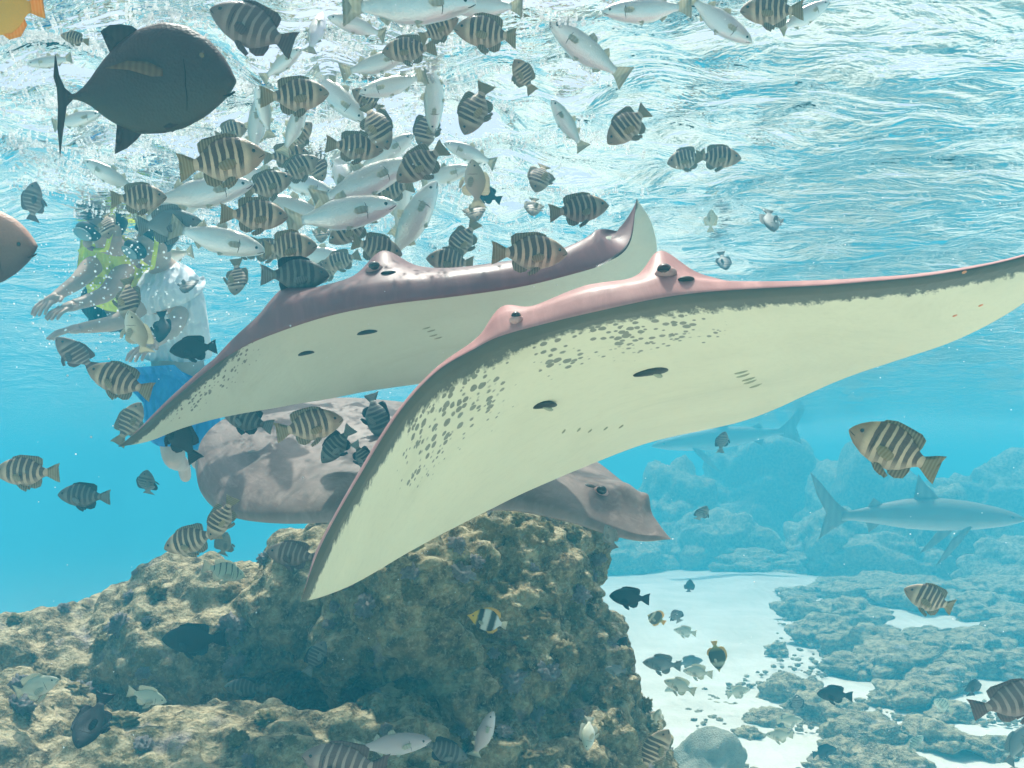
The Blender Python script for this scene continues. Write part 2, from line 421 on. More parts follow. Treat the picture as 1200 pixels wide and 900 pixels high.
for (x, y, r, s) in ((637, 474, -.5, 1.2), (765, 436, -.2, 1.45)):
    n_ = stick(ray1, 'nostril', NOST, x, y, 'bot', .0, r, scale=s)
    f_ = obj('flap', FLAP, n_, (.008, -.008, .003)); f_.rotation_euler = (0, 0, -.9)
for i in range(5): stick(ray1, 'gill_slit', SLIT, 662 + 16 * i, 508 - 1.5 * i, 'bot', 0., .9, scale=1.0)
for i in range(5): stick(ray1, 'gill_slit', SLIT, 868 + 4 * i, 438 + 4 * i, 'bot', 0., .4 + .1 * i, scale=1.3)
for (x, y) in ((1121, 371), (1152, 359), (1130, 322)): stick(ray1, 'orange_mark', MARK, x, y, 'bot', 0., .3)

# --- second ray: behind, right wing curled up
L2 = [(138, 524, 2.22), (170, 498, 2.19), (205, 466, 2.16), (245, 433, 2.13), (285, 407, 2.10), (330, 388, 2.06), (380, 372, 2.03), (440, 359, 2.01), (520, 349, 2.02), (600, 338, 2.05), (665, 323, 2.10), (710, 308, 2.16), (738, 285, 2.22), (746, 232, 2.30)]
T2 = [(138, 524, 2.22), (172, 517, 2.27), (215, 500, 2.34), (265, 487, 2.42), (320, 477, 2.50), (380, 467, 2.60), (430, 457, 2.68), (500, 447, 2.76), (580, 435, 2.78), (660, 400, 2.72), (735, 355, 2.62), (767, 305, 2.50), (765, 268, 2.42), (746, 232, 2.30)]
def spots2(U, SX):
    a = sstep(.10, .16, U) * (1 - sstep(.30, .36, U)) * (1 - sstep(.10, .22, SX)) * .85
    b = sstep(.5, .54, U) * (1 - sstep(.66, .72, U)) * (1 - sstep(.07, .14, SX)) * .55
    return np.maximum(a, b)
ray2 = build_ray('stingray', 'mauve-backed stingray with one wing tip curled up, gliding behind the spotted ray', L2, T2, .055, .50, .20,
    [(.39, .10, .05, .08, .035), (.545, .12, .045, .06, .05), (.58, .17, .10, .08, .015)],
    [mauve, belly2], [(0, .05), (.1, .05), (.3, .055), (.5, .045), (.7, .05), (.85, .04), (1, .02)], spots2,
    camber=[(0, 0), (.25, .01), (.36, .06), (.55, .06), (.75, .06), (.88, .075), (.95, .07), (1, .0)])
ray_eye(ray2, 438, 313, .3, .85, (455, 317))
for (x, y, r, s) in ((356, 416, -.4, 1.), (428, 391, -.2, 1.2)):
    stick(ray2, 'nostril', NOST, x, y, 'bot', .0, r, scale=s)
for i in range(4): stick(ray2, 'gill_slit', SLIT, 500 + 5 * i, 386 + 4 * i, 'bot', 0., .4, scale=1.2)

# --- third ray: seen from above, resting over the coral rock
L3 = [(228, 545, 2.80), (236, 578, 2.70), (262, 602, 2.60), (310, 613, 2.52), (370, 613, 2.47), (440, 606, 2.45), (520, 600, 2.45), (600, 599, 2.46), (665, 612, 2.48), (712, 626, 2.50), (750, 634, 2.53), (787, 632, 2.60)]
T3 = [(228, 545, 2.80), (240, 512, 2.90), (270, 488, 3.00), (325, 473, 3.08), (400, 468, 3.12), (480, 474, 3.13), (560, 486, 3.10), (640, 512, 3.02), (695, 540, 2.92), (728, 568, 2.82), (755, 598, 2.72), (787, 632, 2.60)]
ray3 = build_ray('stingray', 'grey-brown stingray with unspotted back hovering over the coral rock', L3, T3, .042, .45, .28,
    [(.83, .20, .05, .06, .022), (.90, .20, .03, .05, .025), (.8, .2, .14, .12, .02)], [grey_top, belly2], [(0, .01), (1, .01)], lambda U, S: 0 * U, camber=[(0, 0), (.3, .012), (.7, .02), (1, 0)])
ray_eye(ray3, 705, 573, .2, .95, (692, 566))

# ------------------------------------------------------------------ coral rock
def rock_mat(name, dust=1.):
    m = NT(name); pos = m.n('NewGeometry'); p = pos.outputs['Position']
    n1 = m.noise(p, 3.2, 5, .65, .3); n2 = m.noise(p, 17, 5, .65); n3 = m.noise(p, 85, 4, .65); n4 = m.noise(p, 6.5, 3, .5, 1.)
    c = m.ramp(n2, [(.30, (.045, .036, .02)), (.42, (.16, .12, .06)), (.52, (.32, .245, .125)), (.68, (.58, .47, .27))])
    c = m.mix(m.ramp(n1, [(.5, 0.), (.66, .6)]), c, (.20, .16, .055))
    c = m.mix(m.ramp(n4, [(.62, 0.), (.72, .55)]), c, (.42, .36, .40))
    c = m.mix(m.ramp(n3, [(.52, 0.), (.68, .6)]), c, (.68, .57, .37))
    if dust:
        sx = m.n('SeparateXYZ'); m.l(pos.outputs['True Normal'], sx.inputs[0])
        d = m.math('MULTIPLY', m.ramp(sx.outputs[2], [(.35, 0.), (.85, 1.)]), m.ramp(n2, [(.40, .0), (.62, .8)]))
        d = m.math('MULTIPLY', d, dust)
        c = m.mix(d, c, (.70, .60, .39))
    vo = m.n('TexVoronoi', i_Scale=70.); m.l(p, vo.inputs['Vector'])
    nm = m.bump(vo.outputs['Distance'], .6, .012); nm = m.bump(n3, .9, .018, nm)
    return m.finish(c, .85, nm, .15)
M_ROCK = rock_mat('coral_rock'); M_ROCK2 = rock_mat('reef_boulder', .35)
def remesh(lumps, voxel):
    bm = bmesh.new()
    for (c, r, rot) in lumps:
        q = bmesh.ops.create_icosphere(bm, subdivisions=3, radius=1)
        Mx = Matrix.Translation(c) @ Matrix.Rotation(rot, 4, 'Z') @ Matrix.Diagonal((*r, 1))
        bmesh.ops.transform(bm, matrix=Mx, verts=q['verts'])
    me = bpy.data.meshes.new('tmp'); bm.to_mesh(me); bm.free()
    o = bpy.data.objects.new('tmp', me); COL.objects.link(o)
    md = o.modifiers.new('r', 'REMESH'); md.mode = 'VOXEL'; md.voxel_size = voxel
    dg = bpy.context.evaluated_depsgraph_get(); dg.update()
    ev = o.evaluated_get(dg); em = ev.to_mesh()
    n = len(em.vertices); v = np.empty(n * 3); em.vertices.foreach_get('co', v); v = v.reshape(-1, 3)
    f = [tuple(p.vertices) for p in em.polygons]
    ev.to_mesh_clear(); bpy.data.objects.remove(o); bpy.data.meshes.remove(me)
    return v, np.array([q if len(q) == 4 else (*q, q[-1]) for q in f])
def vnormals(v, f):
    fn = np.cross(v[f[:, 2]] - v[f[:, 0]], v[f[:, 3]] - v[f[:, 1]])
    n = np.zeros_like(v)
    for k in range(4): np.add.at(n, f[:, k], fn)
    return n / np.maximum(np.linalg.norm(n, axis=1), 1e-12)[:, None]
def smooth_v(v, f, it):
    for _ in range(it):
        s = np.zeros_like(v); c = np.zeros(len(v))
        for k in range(4):
            a, b = f[:, k], f[:, (k + 1) % 4]
            np.add.at(s, a, v[b]); np.add.at(c, a, 1); np.add.at(s, b, v[a]); np.add.at(c, b, 1)
        v = v * .4 + .6 * s / c[:, None]
    return v
def coral_rock():
    Lm = []
    def e(px, py, d, rx, ry, rz, rot=0.): Lm.append((P(px, py, d), (rx, ry, rz), rot))
    e(560, 775, 3.35, .42, .42, .46); e(600, 900, 3.35, .50, .45, .48); e(640, 650, 3.55, .21, .22, .15, .3)
    e(500, 700, 3.3, .38, .40, .28); e(690, 800, 3.4, .17, .25, .20); e(700, 890, 3.35, .22, .3, .25); e(560, 640, 3.4, .25, .25, .13)
    e(410, 720, 3.55, .42, .45, .30); e(270, 765, 3.65, .55, .5, .33); e(150, 800, 3.7, .5, .5, .30); e(20, 830, 3.6, .6, .6, .30); e(-150, 850, 3.5, .6, .6, .28)
    e(360, 680, 3.7, .22, .25, .18); e(230, 700, 3.8, .2, .25, .12)
    e(310, 905, 2.75, .40, .28, .16); e(430, 915, 2.75, .26, .25, .17); e(150, 940, 2.7, .45, .4, .18, .3); e(0, 900, 2.9, .5, .5, .2); e(-150, 940, 2.8, .5, .5, .2)
    e(470, 860, 2.95, .12, .12, .10); e(590, 890, 2.95, .10, .12, .12); e(640, 930, 2.95, .2, .2, .14); e(400, 760, 3.1, .12, .14, .16)
    e(300, 1050, 3.2, 1.25, .9, .45); e(0, 1050, 3.2, 1.1, .9, .35)
    e(420, 1250, 3.4, 1.3, 1.0, .75); e(60, 1250, 3.4, 1.3, 1.0, .7); e(600, 1150, 3.35, .6, .6, .8)
    v, f = remesh(Lm, .0095)
    v = smooth_v(v, f, 8)
    for amp, fn in ((.085, lambda q: fbm(q * 2.6, 3)), (.06, lambda q: .55 - worley(q * 5.5 + 3)), (.050, lambda q: .55 - worley(q * 12.)), (.026, lambda q: .5 - worley(q * 29.) + .6 * perlin(q * 22.)), (.010, lambda q: perlin(q * 46.))):
        n = vnormals(v, f)
        pj = project(v); cliff = .62 + .5 * sstep(380, 480, pj[:, 0])
        low = 1.0 if amp > .05 else cliff
        v = v + n * (amp * fn(v) * low)[:, None]
    v = smooth_v(v, f, 1)
    keep_z = -.12
    v[:, 2] = np.maximum(v[:, 2], keep_z)
    cen = P(420, 900, 3.3); cen.z = 0
    root = empty('coral_rock', cen); tag(root, 'large knobbly coral rock below the stingrays', 'rock')
    obj('rock_body', mesh_np('rock_body', v - np.array(cen), f, [M_ROCK]), root)
    return root, v, f, vnormals(v, f)
ROCK, RV, RF, RN = coral_rock()
def clump_mesh(name, seed, mat, knob, sub=4, flat=.75):
    bm = bmesh.new(); bmesh.ops.create_icosphere(bm, subdivisions=sub, radius=1)
    v = np.array([q.co for q in bm.verts]); r = .42 + .62 * np.clip(1 - worley(v * knob + seed * 7.3), 0, 1) ** 1.4 + .24 * fbm(v * 1.4 + seed, 2) + .10 * perlin(v * 11) + .05 * perlin(v * 23)
    for q, k in zip(bm.verts, r): q.co = Vector(q.co) * k; q.co.z *= flat
    for q in bm.faces: q.smooth = True
    me = bpy.data.meshes.new(name); bm.to_mesh(me); bm.free(); me.materials.append(mat); return me
def clump_mat(name, c1, c2, c3):
    m = NT(name); oi = m.n('ObjectInfo').outputs['Random']; p = m.coord()
    n = m.noise(p, 5., 4, .6); n2 = m.noise(p, 26, 3, .6)
    c = m.ramp(n, [(.3, c1), (.55, c2), (.75, c3)])
    c = m.mix(m.math('MULTIPLY', oi, .4), c, tuple(v * .6 for v in c1))
    return m.finish(c, .85, m.bump(n2, .7, .06), .15)
CM = [clump_mat('lilac_coral', (.30, .25, .24), (.48, .42, .40), (.70, .63, .56)), clump_mat('tan_coral', (.30, .23, .11), (.48, .39, .21), (.70, .60, .38)), clump_mat('olive_coral', (.20, .17, .07), (.36, .30, .14), (.56, .48, .27))]
CL = [clump_mesh('coral_clump', i, CM[i % 3], 2.6 + .5 * (i % 4)) for i in range(6)]
def scatter_clumps():
    r = np.random.default_rng(11)
    pj = project(RV); cd = np.array([0, 0, CAM_Z]) - RV
    face = (RN * cd).sum(1) / np.linalg.norm(cd, axis=1)
    ok = np.where((face > .15) & (pj[:, 0] > -20) & (pj[:, 0] < 780) & (pj[:, 1] < 930) & (RN[:, 2] > -.2))[0]
    wgt = np.where(pj[ok, 0] > 380, 1., .28); wgt /= wgt.sum()
    got = []
    for i in r.choice(ok, 900, p=wgt):
        p = RV[i]; s = r.uniform(.020, .055) * (1.3 if r.random() < .15 else 1)
        if any(np.linalg.norm(p - g) < (s + t) * .75 for g, t in got): continue
        got.append((p, s))
        o = obj('coral_clump', CL[r.integers(6)], ROCK)
        q = Vector(RN[i] * .6 + np.array([0, 0, .6])).to_track_quat('Z', 'Y')
        o.rotation_euler = (q @ Quaternion((0, 0, 1), r.uniform(0, 6.28))).to_euler()
        o.location = Vector(p - RN[i] * s * .0) - ROCK.location; o.scale = (s, s * r.uniform(.8, 1.2), s * r.uniform(.8, 1.2))
        if len(got) >= 190: break
scatter_clumps()

# ------------------------------------------------------------------ low reef and boulders on the sand
def G(px, py, z=0.):
    """ground point under a pixel"""
    a = P(px, py, 1.) - Vector((0, 0, CAM_Z)); k = (z - CAM_Z) / a.z
    return Vector((0, 0, CAM_Z)) + a * k
def boulder_mesh(name, seed, mat, sub=5, rough=1.):
    bm = bmesh.new(); bmesh.ops.create_icosphere(bm, subdivisions=sub, radius=1)
    v = np.array([q.co for q in bm.verts])
    r = .8 + .35 * fbm(v * 1.1 + seed * 3.1, 2) + rough * (.22 * (.6 - worley(v * 2.3 + seed)) + .14 * (.55 - worley(v * 5.7 + seed)) + .07 * (.5 - worley(v * 12 + seed)))
    for q, k in zip(bm.verts, r): q.co = Vector(q.co) * k
    for q in bm.faces: q.smooth = True
    me = bpy.data.meshes.new(name); bm.to_mesh(me); bm.free(); me.materials.append(mat); return me
BM = [boulder_mesh('coral_boulder', i, M_ROCK2) for i in range(6)]
def boulder(px, py, w, h, k, label, group=None, name='coral_boulder', cat='boulder', d2=1.):
    """w: width in photo pixels at the ground point"""
    g = G(px, py); dist = (g - cam.location).length; r = w / FPX * dist / 2
    o = obj(name, BM[k % 6]); o.location = (g.x, g.y, -.02 + h * r * .25); o.scale = (r, r * d2, r * h); o.rotation_euler = (0, 0, k * 1.3)
    tag(o, label, cat, group)
    return o
pale_b = boulder(836, 912, 104, .85, 0, 'rounded pale boulder on sand beside the foot of the coral rock')
pale_b.data = boulder_mesh('pale_boulder', 2, clump_mat('pale_boulder', (.34, .33, .24), (.46, .44, .33), (.60, .57, .44)), 5, .35)
gr = 'low coral boulders scattered over the sand'
bl = 'blue-green low coral boulder on the white sand channel'
for k, (x, y, w, h) in enumerate([(945, 722, 80, .5), (1000, 728, 90, .5), (965, 748, 90, .5), (1015, 760, 100, .5), (1060, 785, 110, .5), (1000, 785, 70, .5), (1060, 822, 100, .45), (930, 815, 80, .55), (965, 838, 90, .5), (900, 842, 50, .5), (1010, 862, 100, .45), (1095, 868, 90, .5), (1125, 768, 110, .45), (1185, 785, 90, .45), (1120, 838, 60, .45), (985, 888, 80, .5), (1050, 898, 90, .45), (1160, 878, 60, .5), (880, 862, 34, .6), (1100, 800, 80, .45), (910, 762, 36, .5), (1010, 704, 110, .35), (940, 700, 70, .35), (1085, 755, 80, .4), (1080, 712, 110, .4), (1150, 722, 110, .4), (1200, 745, 90, .45), (1140, 700, 120, .35), (1210, 705, 120, .4), (1050, 695, 110, .35), (980, 690, 90, .3)]):
    boulder(x, y, w, h, k, bl, gr, d2=.8 + .1 * (k % 5))
gf = 'dim reef mounds far beyond the sand'
for k, (x, y, w, h) in enumerate([(740, 668, 150, .42), (830, 664, 190, .6), (900, 672, 120, .4), (960, 668, 170, .7), (1050, 676, 160, .5), (1120, 672, 200, .75), (1230, 690, 200, .5), (650, 660, 180, .5), (1010, 655, 230, .9), (1180, 655, 240, .8), (790, 652, 230, .8), (900, 645, 260, .8)]):
    boulder(x, y, w, h, k + 3, 'dim blue reef mound far beyond the sand', gf, 'reef_mound', 'reef', .6)
def rubble():
    r = np.random.default_rng(4); V = []; F = []
    bm = bmesh.new(); bmesh.ops.create_icosphere(bm, subdivisions=1, radius=1)
    bv = np.array([q.co for q in bm.verts]); bf = np.array([[x.index for x in q.verts] for q in bm.faces]); bm.free()
    n = 0
    for i in range(2600):
        px = r.uniform(780, 1300); py = 690 + 230 * r.random() ** .8
        dens = perlin(np.array([[px / 90., py / 45., 2.]]))[0]
        if dens < .12 or (px - 760) < (900 - py) * .35 + 90 * (r.random() - .2): continue
        g = G(px, py); s = r.uniform(.010, .035)
        v = bv * (.7 + .5 * r.random((len(bv), 1))) * s * np.array([1, 1, .6]) + np.array([g.x, g.y, .0])
        V.append(v); F.append(bf + n); n += len(bv)
    me = mesh_np('coral_rubble', np.concatenate(V), np.concatenate(F), [M_ROCK2])
    tag(obj('coral_rubble', me), 'broken coral rubble strewn over the sand', 'rubble', kind='stuff')
rubble()

# ------------------------------------------------------------------ fish prototypes (unit length, nose at +x, back at +z)
def fish_body(name, top, bot, wid, mat, bend=0., nst=34, nr=20, power=.9):
    top, bot, wid = (np.array(sorted(q)) for q in (top, bot, wid))
    x0, x1 = top[0, 0], top[-1, 0]
    t = np.linspace(0, 1, nst); xs = x0 + (x1 - x0) * (1 - (1 - t) ** 1.5)
    def sm(a):
        # smooth interpolation of the outline
        d = np.linspace(a[0, 0], a[-1, 0], 160); y = np.interp(d, a[:, 0], a[:, 1]); k = np.exp(-np.linspace(-2, 2, 13) ** 2); k /= k.sum()
        y2 = np.convolve(np.pad(y, 6, 'reflect', reflect_type='odd'), k, 'valid'); return np.interp(xs, d, y2)
    zt, zb, w = sm(top), sm(bot), np.maximum(sm(wid), .002)
    ang = np.linspace(0, 2 * np.pi, nr, endpoint=False)
    V = []; UV = []
    for i in range(nst):
        c, s = np.cos(ang), np.sin(ang)
        zc = (zt[i] + zb[i]) / 2; zh = max((zt[i] - zb[i]) / 2, .002)
        V.append(np.stack([np.full(nr, xs[i]), np.sign(c) * np.abs(c) ** (1 / power) * w[i], zc + zh * s], 1))
        UV.append(np.stack([np.full(nr, (x1 - xs[i]) / (x1 - x0)), .5 + .5 * s], 1))
    V = np.concatenate(V); UV = np.concatenate(UV)
    F = []
    for i in range(nst - 1):
        for j in range(nr):
            k = (j + 1) % nr; F.append((i * nr + j, i * nr + k, (i + 1) * nr + k, (i + 1) * nr + j))
    F.append(tuple(range(nr))[::-1]); F.append(tuple((nst - 1) * nr + j for j in range(nr)))
    F = [f[::-1] for f in F]
    return mesh_np(name, bendf(V, bend), F, [mat], True, None, UV)
def bendf(v, k):
    v = np.array(v, float)
    if k:
        t = np.clip(.22 - v[:, 0], 0, 1); v[:, 1] += k * t ** 2 * 1.9; v[:, 0] += abs(k) * t ** 2 * .35
        h = np.clip(v[:, 0] - .15, 0, 1); v[:, 1] += k * h ** 2 * .5
    return v
def fin(name, pts, mat, th=.006, bend=0., plane='xz', M=None, rays=6):
    """thin tapering fin from an outline; plane xz (median fins) or mapped by matrix M; first point is on the root"""
    p = np.array(pts, float); n = len(p)
    if plane == 'xz': q = np.stack([p[:, 0], np.zeros(n), p[:, 1]], 1)
    else: q = np.stack([p[:, 0], np.zeros(n), p[:, 1]], 1)
    bm = bmesh.new(); vs = [bm.verts.new(v) for v in q]; f = bm.faces.new(vs)
    bmesh.ops.triangulate(bm, faces=[f]); bmesh.ops.subdivide_edges(bm, edges=bm.edges, cuts=2, use_grid_fill=True)
    v = np.array([w.co for w in bm.verts]); fs = [[w.index for w in g.verts] for g in bm.faces]
    bm.verts.index_update(); fs = [[w.index for w in g.verts] for g in bm.faces]
    be = [(e.verts[0].index, e.verts[1].index) for e in bm.edges if len(e.link_faces) == 1]; bm.free()
    # thickness: full at the root, thin at the rim
    root = q[0]; dd = np.linalg.norm(v - root, axis=1); mx = dd.max() + 1e-9
    th_ = th * (1 - .75 * dd / mx)
    a = v.copy(); b = v.copy(); a[:, 1] += th_ / 2; b[:, 1] -= th_ / 2
    N = len(v); V = np.concatenate([a, b])
    F = [tuple(g) for g in fs] + [tuple(x + N for x in g[::-1]) for g in fs] + [(i, j, j + N, i + N) for i, j in be]
    if M is not None: V = np.array([(M @ Vector(x)) for x in V])
    V = bendf(V, bend)
    uv = np.concatenate([v[:, [0, 2]]] * 2)
    me = mesh_np(name, V, F, [mat], True, None, uv)
    bm = bmesh.new(); bm.from_mesh(me); bmesh.ops.recalc_face_normals(bm, faces=bm.faces); bm.to_mesh(me); bm.free()
    return me
def side_fin(side, at, pts, yaw, pitch, mat, bend=0., th=.006, name='pectoral_fin'):
    M = Matrix.Translation((at[0], at[1] * side, at[2])) @ Matrix.Rotation(-side * yaw, 4, 'Z') @ Matrix.Rotation(pitch, 4, 'Y')
    return fin(name, pts, mat, th, bend, M=M)
def eye_mesh(mat, at, r, side, bend=0.):
    bm = bmesh.new(); bmesh.ops.create_uvsphere(bm, u_segments=12, v_segments=8, radius=1)
    for v in bm.verts: v.co = Vector((v.co.x * r, v.co.y * r * .45, v.co.z * r))
    V = np.array([v.co for v in bm.verts]) + np.array([at[0], at[1] * side, at[2]]); V = bendf(V, bend)
    for v, c in zip(bm.verts, V): v.co = c
    for f in bm.faces: f.smooth = True
    me = bpy.data.meshes.new('eye'); bm.to_mesh(me); bm.free(); me.materials.append(mat); return me

# materials
def bar_mat(name, pale, dark, belly, nb=6, duty=.56, a=.22, b=.96, headc=None, hi=.5):
    """vertical bars along the body; every fish varies a little"""
    m = NT(name); uv = m.coord('UV'); sp = m.n('SeparateXYZ'); m.l(uv, sp.inputs[0]); u, v = sp.outputs[0], sp.outputs[1]
    oi = m.n('ObjectInfo').outputs['Random']; oc = m.coord()
    n = m.noise(oc, 9, 3, .55); n2 = m.noise(oc, 45, 3, .6)
    uu = m.math('ADD', u, m.math('MULTIPLY', m.math('SUBTRACT', n, .5), .03))
    uu = m.math('ADD', uu, m.math('MULTIPLY', m.math('MULTIPLY', m.math('SUBTRACT', v, .5), m.math('SUBTRACT', v, .5)), -.16))
    ph = m.math('FRACT', m.math('MULTIPLY', m.math('SUBTRACT', uu, a), nb / (b - a)))
    tri = m.math('ABSOLUTE', m.math('SUBTRACT', ph, .5))
    w = m.math('ADD', duty / 2, m.math('MULTIPLY', m.math('SUBTRACT', v, .5), .12))
    bar = m.math('MULTIPLY', m.math('SUBTRACT', w, tri), 14., clamp=True)
    ins = m.math('MULTIPLY', m.math('MULTIPLY', m.math('SUBTRACT', uu, a), 40., clamp=True), m.math('MULTIPLY', m.math('SUBTRACT', b, uu), 40., clamp=True))
    lowf = m.ramp(v, [(.05, .35), (.32, 1.)])
    bar = m.math('MULTIPLY', m.math('MULTIPLY', bar, ins), lowf)
    base = m.ramp(v, [(.05, belly), (.4, pale), (.9, tuple(q * .72 for q in pale))])
    base = m.mix(m.math('MULTIPLY', oi, .45), base, tuple(q * .55 for q in pale))
    hd = m.math('MULTIPLY', m.math('SUBTRACT', a - .02, uu), 18., clamp=True)
    base = m.mix(m.math('MULTIPLY', hd, .8), base, headc or tuple(q * .6 for q in pale))
    c = m.mix(bar, base, dark)
    c = m.mix(m.math('MULTIPLY', n2, .3), c, tuple(q * .5 for q in pale))
    vo = m.n('TexVoronoi', i_Scale=55.); m.l(oc, vo.inputs['Vector'])
    return m.finish(c, .45, m.bump(vo.outputs['Distance'], .18, .01), hi)
def plain_mat(name, back, side, belly, rough=.45, spec=.4, speck=.2, vary=.3):
    m = NT(name); uv = m.coord('UV'); sp = m.n('SeparateXYZ'); m.l(uv, sp.inputs[0]); oc = m.coord()
    n = m.noise(oc, 12, 4, .6); n2 = m.noise(oc, 60, 3, .6); v = m.math('ADD', sp.outputs[1], m.math('MULTIPLY', m.math('SUBTRACT', n, .5), .12))
    c = m.ramp(v, [(.08, belly), (.45, side), (.92, back)])
    c = m.mix(m.math('MULTIPLY', n2, speck), c, tuple(q * .45 for q in side))
    c = m.mix(m.math('MULTIPLY', m.n('ObjectInfo').outputs['Random'], vary), c, tuple(q * .6 for q in side))
    vo = m.n('TexVoronoi', i_Scale=60.); m.l(oc, vo.inputs['Vector'])
    return m.finish(c, rough, m.bump(vo.outputs['Distance'], .15, .01), spec)
def fin_mat(name, c1, c2, trans=.35):
    m = NT(name); uv = m.coord('UV'); wv = m.n('TexWave', i_Scale=9., i_Distortion=1.5); m.l(uv, wv.inputs[0])
    c = m.mix(wv.outputs[1], c1, c2); m.finish(c, .55, None, .25)
    tl = m.n('BsdfTranslucent'); m.l(c, tl.inputs[0]); mx = m.n('MixShader'); mx.inputs[0].default_value = trans
    m.l(m.b.outputs[0], mx.inputs[1]); m.l(tl.outputs[0], mx.inputs[2]); m.l(mx.outputs[0], m.out.inputs['Surface'])
    return m.m
def butterfly_mat(name, stops):
    m = NT(name); uv = m.coord('UV'); sp = m.n('SeparateXYZ'); m.l(uv, sp.inputs[0]); oc = m.coord()
    n = m.noise(oc, 10, 3, .6)
    u = m.math('ADD', sp.outputs[0], m.math('MULTIPLY', m.math('SUBTRACT', n, .5), .05))
    c = m.ramp(u, stops); n2 = m.noise(oc, 60, 3); c = m.mix(m.math('MULTIPLY', n2, .25), c, (.2, .18, .12))
    return m.finish(c, .5, None, .3)
M_SERG = bar_mat('sergeant_skin', (.78, .57, .36), (.060, .032, .024), (.54, .42, .30), 6, .68, .24, .94, (.24, .16, .10))
M_SERGB = bar_mat('brown_sergeant_skin', (.50, .36, .28), (.12, .065, .055), (.26, .17, .14), 6, .70, .24, .95, (.20, .12, .10))
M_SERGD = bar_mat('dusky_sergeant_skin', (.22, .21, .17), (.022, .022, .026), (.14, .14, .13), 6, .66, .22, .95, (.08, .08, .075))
M_CONV = bar_mat('convict_skin', (.62, .68, .50), (.05, .06, .05), (.75, .78, .68), 5, .22, .12, .95, (.60, .64, .46))
M_MULL = plain_mat('mullet_skin', (.50, .50, .44), (.84, .84, .80), (.92, .92, .90), .3, .6, .08, .15)
M_MULL.node_tree.nodes['Principled BSDF'].inputs['Metallic'].default_value = .55
M_JACK = plain_mat('jack_skin', (.085, .050, .045), (.066, .048, .042), (.070, .066, .048), .5, .3, .3, 0)
M_JACKB = plain_mat('brown_fish_skin', (.66, .36, .27), (.24, .15, .12), (.10, .08, .08), .5, .3, .3, 0)
M_DKF = plain_mat('dark_fish_skin', (.016, .016, .020), (.022, .022, .027), (.02, .02, .024), .55, .3, .2, .3)
M_GREYF = plain_mat('grey_fish_skin', (.16, .18, .17), (.26, .28, .26), (.36, .38, .36), .5, .35, .3, .4)
M_PALEF = plain_mat('pale_fish_skin', (.50, .50, .36), (.70, .68, .52), (.80, .78, .68), .45, .4, .15, .2)
M_PINKF = plain_mat('pink_fish_skin', (.50, .38, .36), (.66, .56, .54), (.78, .72, .70), .45, .4, .15, .1)
M_BFLY = butterfly_mat('saddled_butterfly_skin', [(.0, (.80, .45, .02)), (.26, (.80, .52, .03)), (.32, (.02, .02, .02)), (.42, (.02, .02, .02)), (.47, (.72, .74, .66)), (.60, (.70, .72, .64)), (.66, (.03, .03, .03)), (.78, (.03, .03, .03)), (.84, (.75, .78, .75)), (1., (.80, .82, .80))])
M_BFLO = butterfly_mat('orange_butterfly_skin', [(.0, (.80, .75, .60)), (.12, (.03, .03, .02)), (.2, (.75, .72, .6)), (.45, (.70, .68, .55)), (.6, (.80, .42, .04)), (1., (.88, .40, .02))])
M_BFLD = butterfly_mat('dark_butterfly_skin', [(.0, (.60, .48, .06)), (.16, (.03, .03, .02)), (.3, (.70, .66, .45)), (.4, (.10, .09, .04)), (.75, (.05, .05, .03)), (1., (.55, .45, .08))])
M_SHARK = plain_mat('shark_skin', (.17, .16, .13), (.27, .26, .22), (.72, .72, .68), .5, .3, .2, .1)
F_SERG = fin_mat('sergeant_fin', (.20, .17, .12), (.40, .34, .22)); F_TAIL = fin_mat('sergeant_tail', (.34, .27, .15), (.46, .38, .23))
F_BRN = fin_mat('brown_fin', (.14, .085, .07), (.20, .12, .10), .2); F_DARK = fin_mat('dark_fin', (.016, .016, .02), (.03, .03, .035), .1)
F_PALE = fin_mat('pale_fin', (.62, .60, .46), (.72, .70, .58), .5); F_GREY = fin_mat('grey_fin', (.20, .21, .19), (.30, .31, .28), .3)
F_YEL = fin_mat('yellow_fin', (.72, .46, .08), (.78, .56, .18), .4); F_PEC = fin_mat('sergeant_pectoral', (.42, .33, .18), (.54, .44, .27), .4); F_ORG = fin_mat('orange_fin', (.85, .36, .02), (.88, .46, .06), .4)
F_JP = fin_mat('jack_pectoral', (.15, .09, .05), (.20, .125, .07), .2); F_JK = fin_mat('jack_fin', (.055, .038, .034), (.07, .05, .045), .1)
M_FEYE = NT('fish_eye').finish((.012, .011, .010), .15, None, .6)

LEAF = [(0, .02), (-.07, .055), (-.17, .045), (-.20, 0), (-.16, -.05), (-.06, -.055), (0, -.02)]
SICK = [(0, .018), (-.08, .045), (-.19, .035), (-.30, -.02), (-.18, -.012), (-.06, -.03), (0, -.02)]
KINDS = {}
M_LINE = NT('fish_crease').finish((.035, .028, .024), .6, None, .2)
def line_mesh(pts, r, mat, bend=0.):
    p = bendf(np.array(pts), bend); V = []; F = []; n = len(p)
    for i in range(n):
        t = p[min(i + 1, n - 1)] - p[max(i - 1, 0)]; t /= np.linalg.norm(t) + 1e-9
        a = np.cross(t, [0, 1, 0]); a /= np.linalg.norm(a) + 1e-9; b = np.cross(t, a); k = r * (.35 + .65 * math.sin(math.pi * (i + .5) / n))
        V += [p[i] + a * k, p[i] + b * k, p[i] - a * k, p[i] - b * k]
    for i in range(n - 1): F += [(i * 4 + j, i * 4 + (j + 1) % 4, i * 4 + 4 + (j + 1) % 4, i * 4 + 4 + j) for j in range(4)]
    F += [(3, 2, 1, 0), tuple(n * 4 - 4 + j for j in range(4))]
    return mesh_np('crease', V, F, [mat])
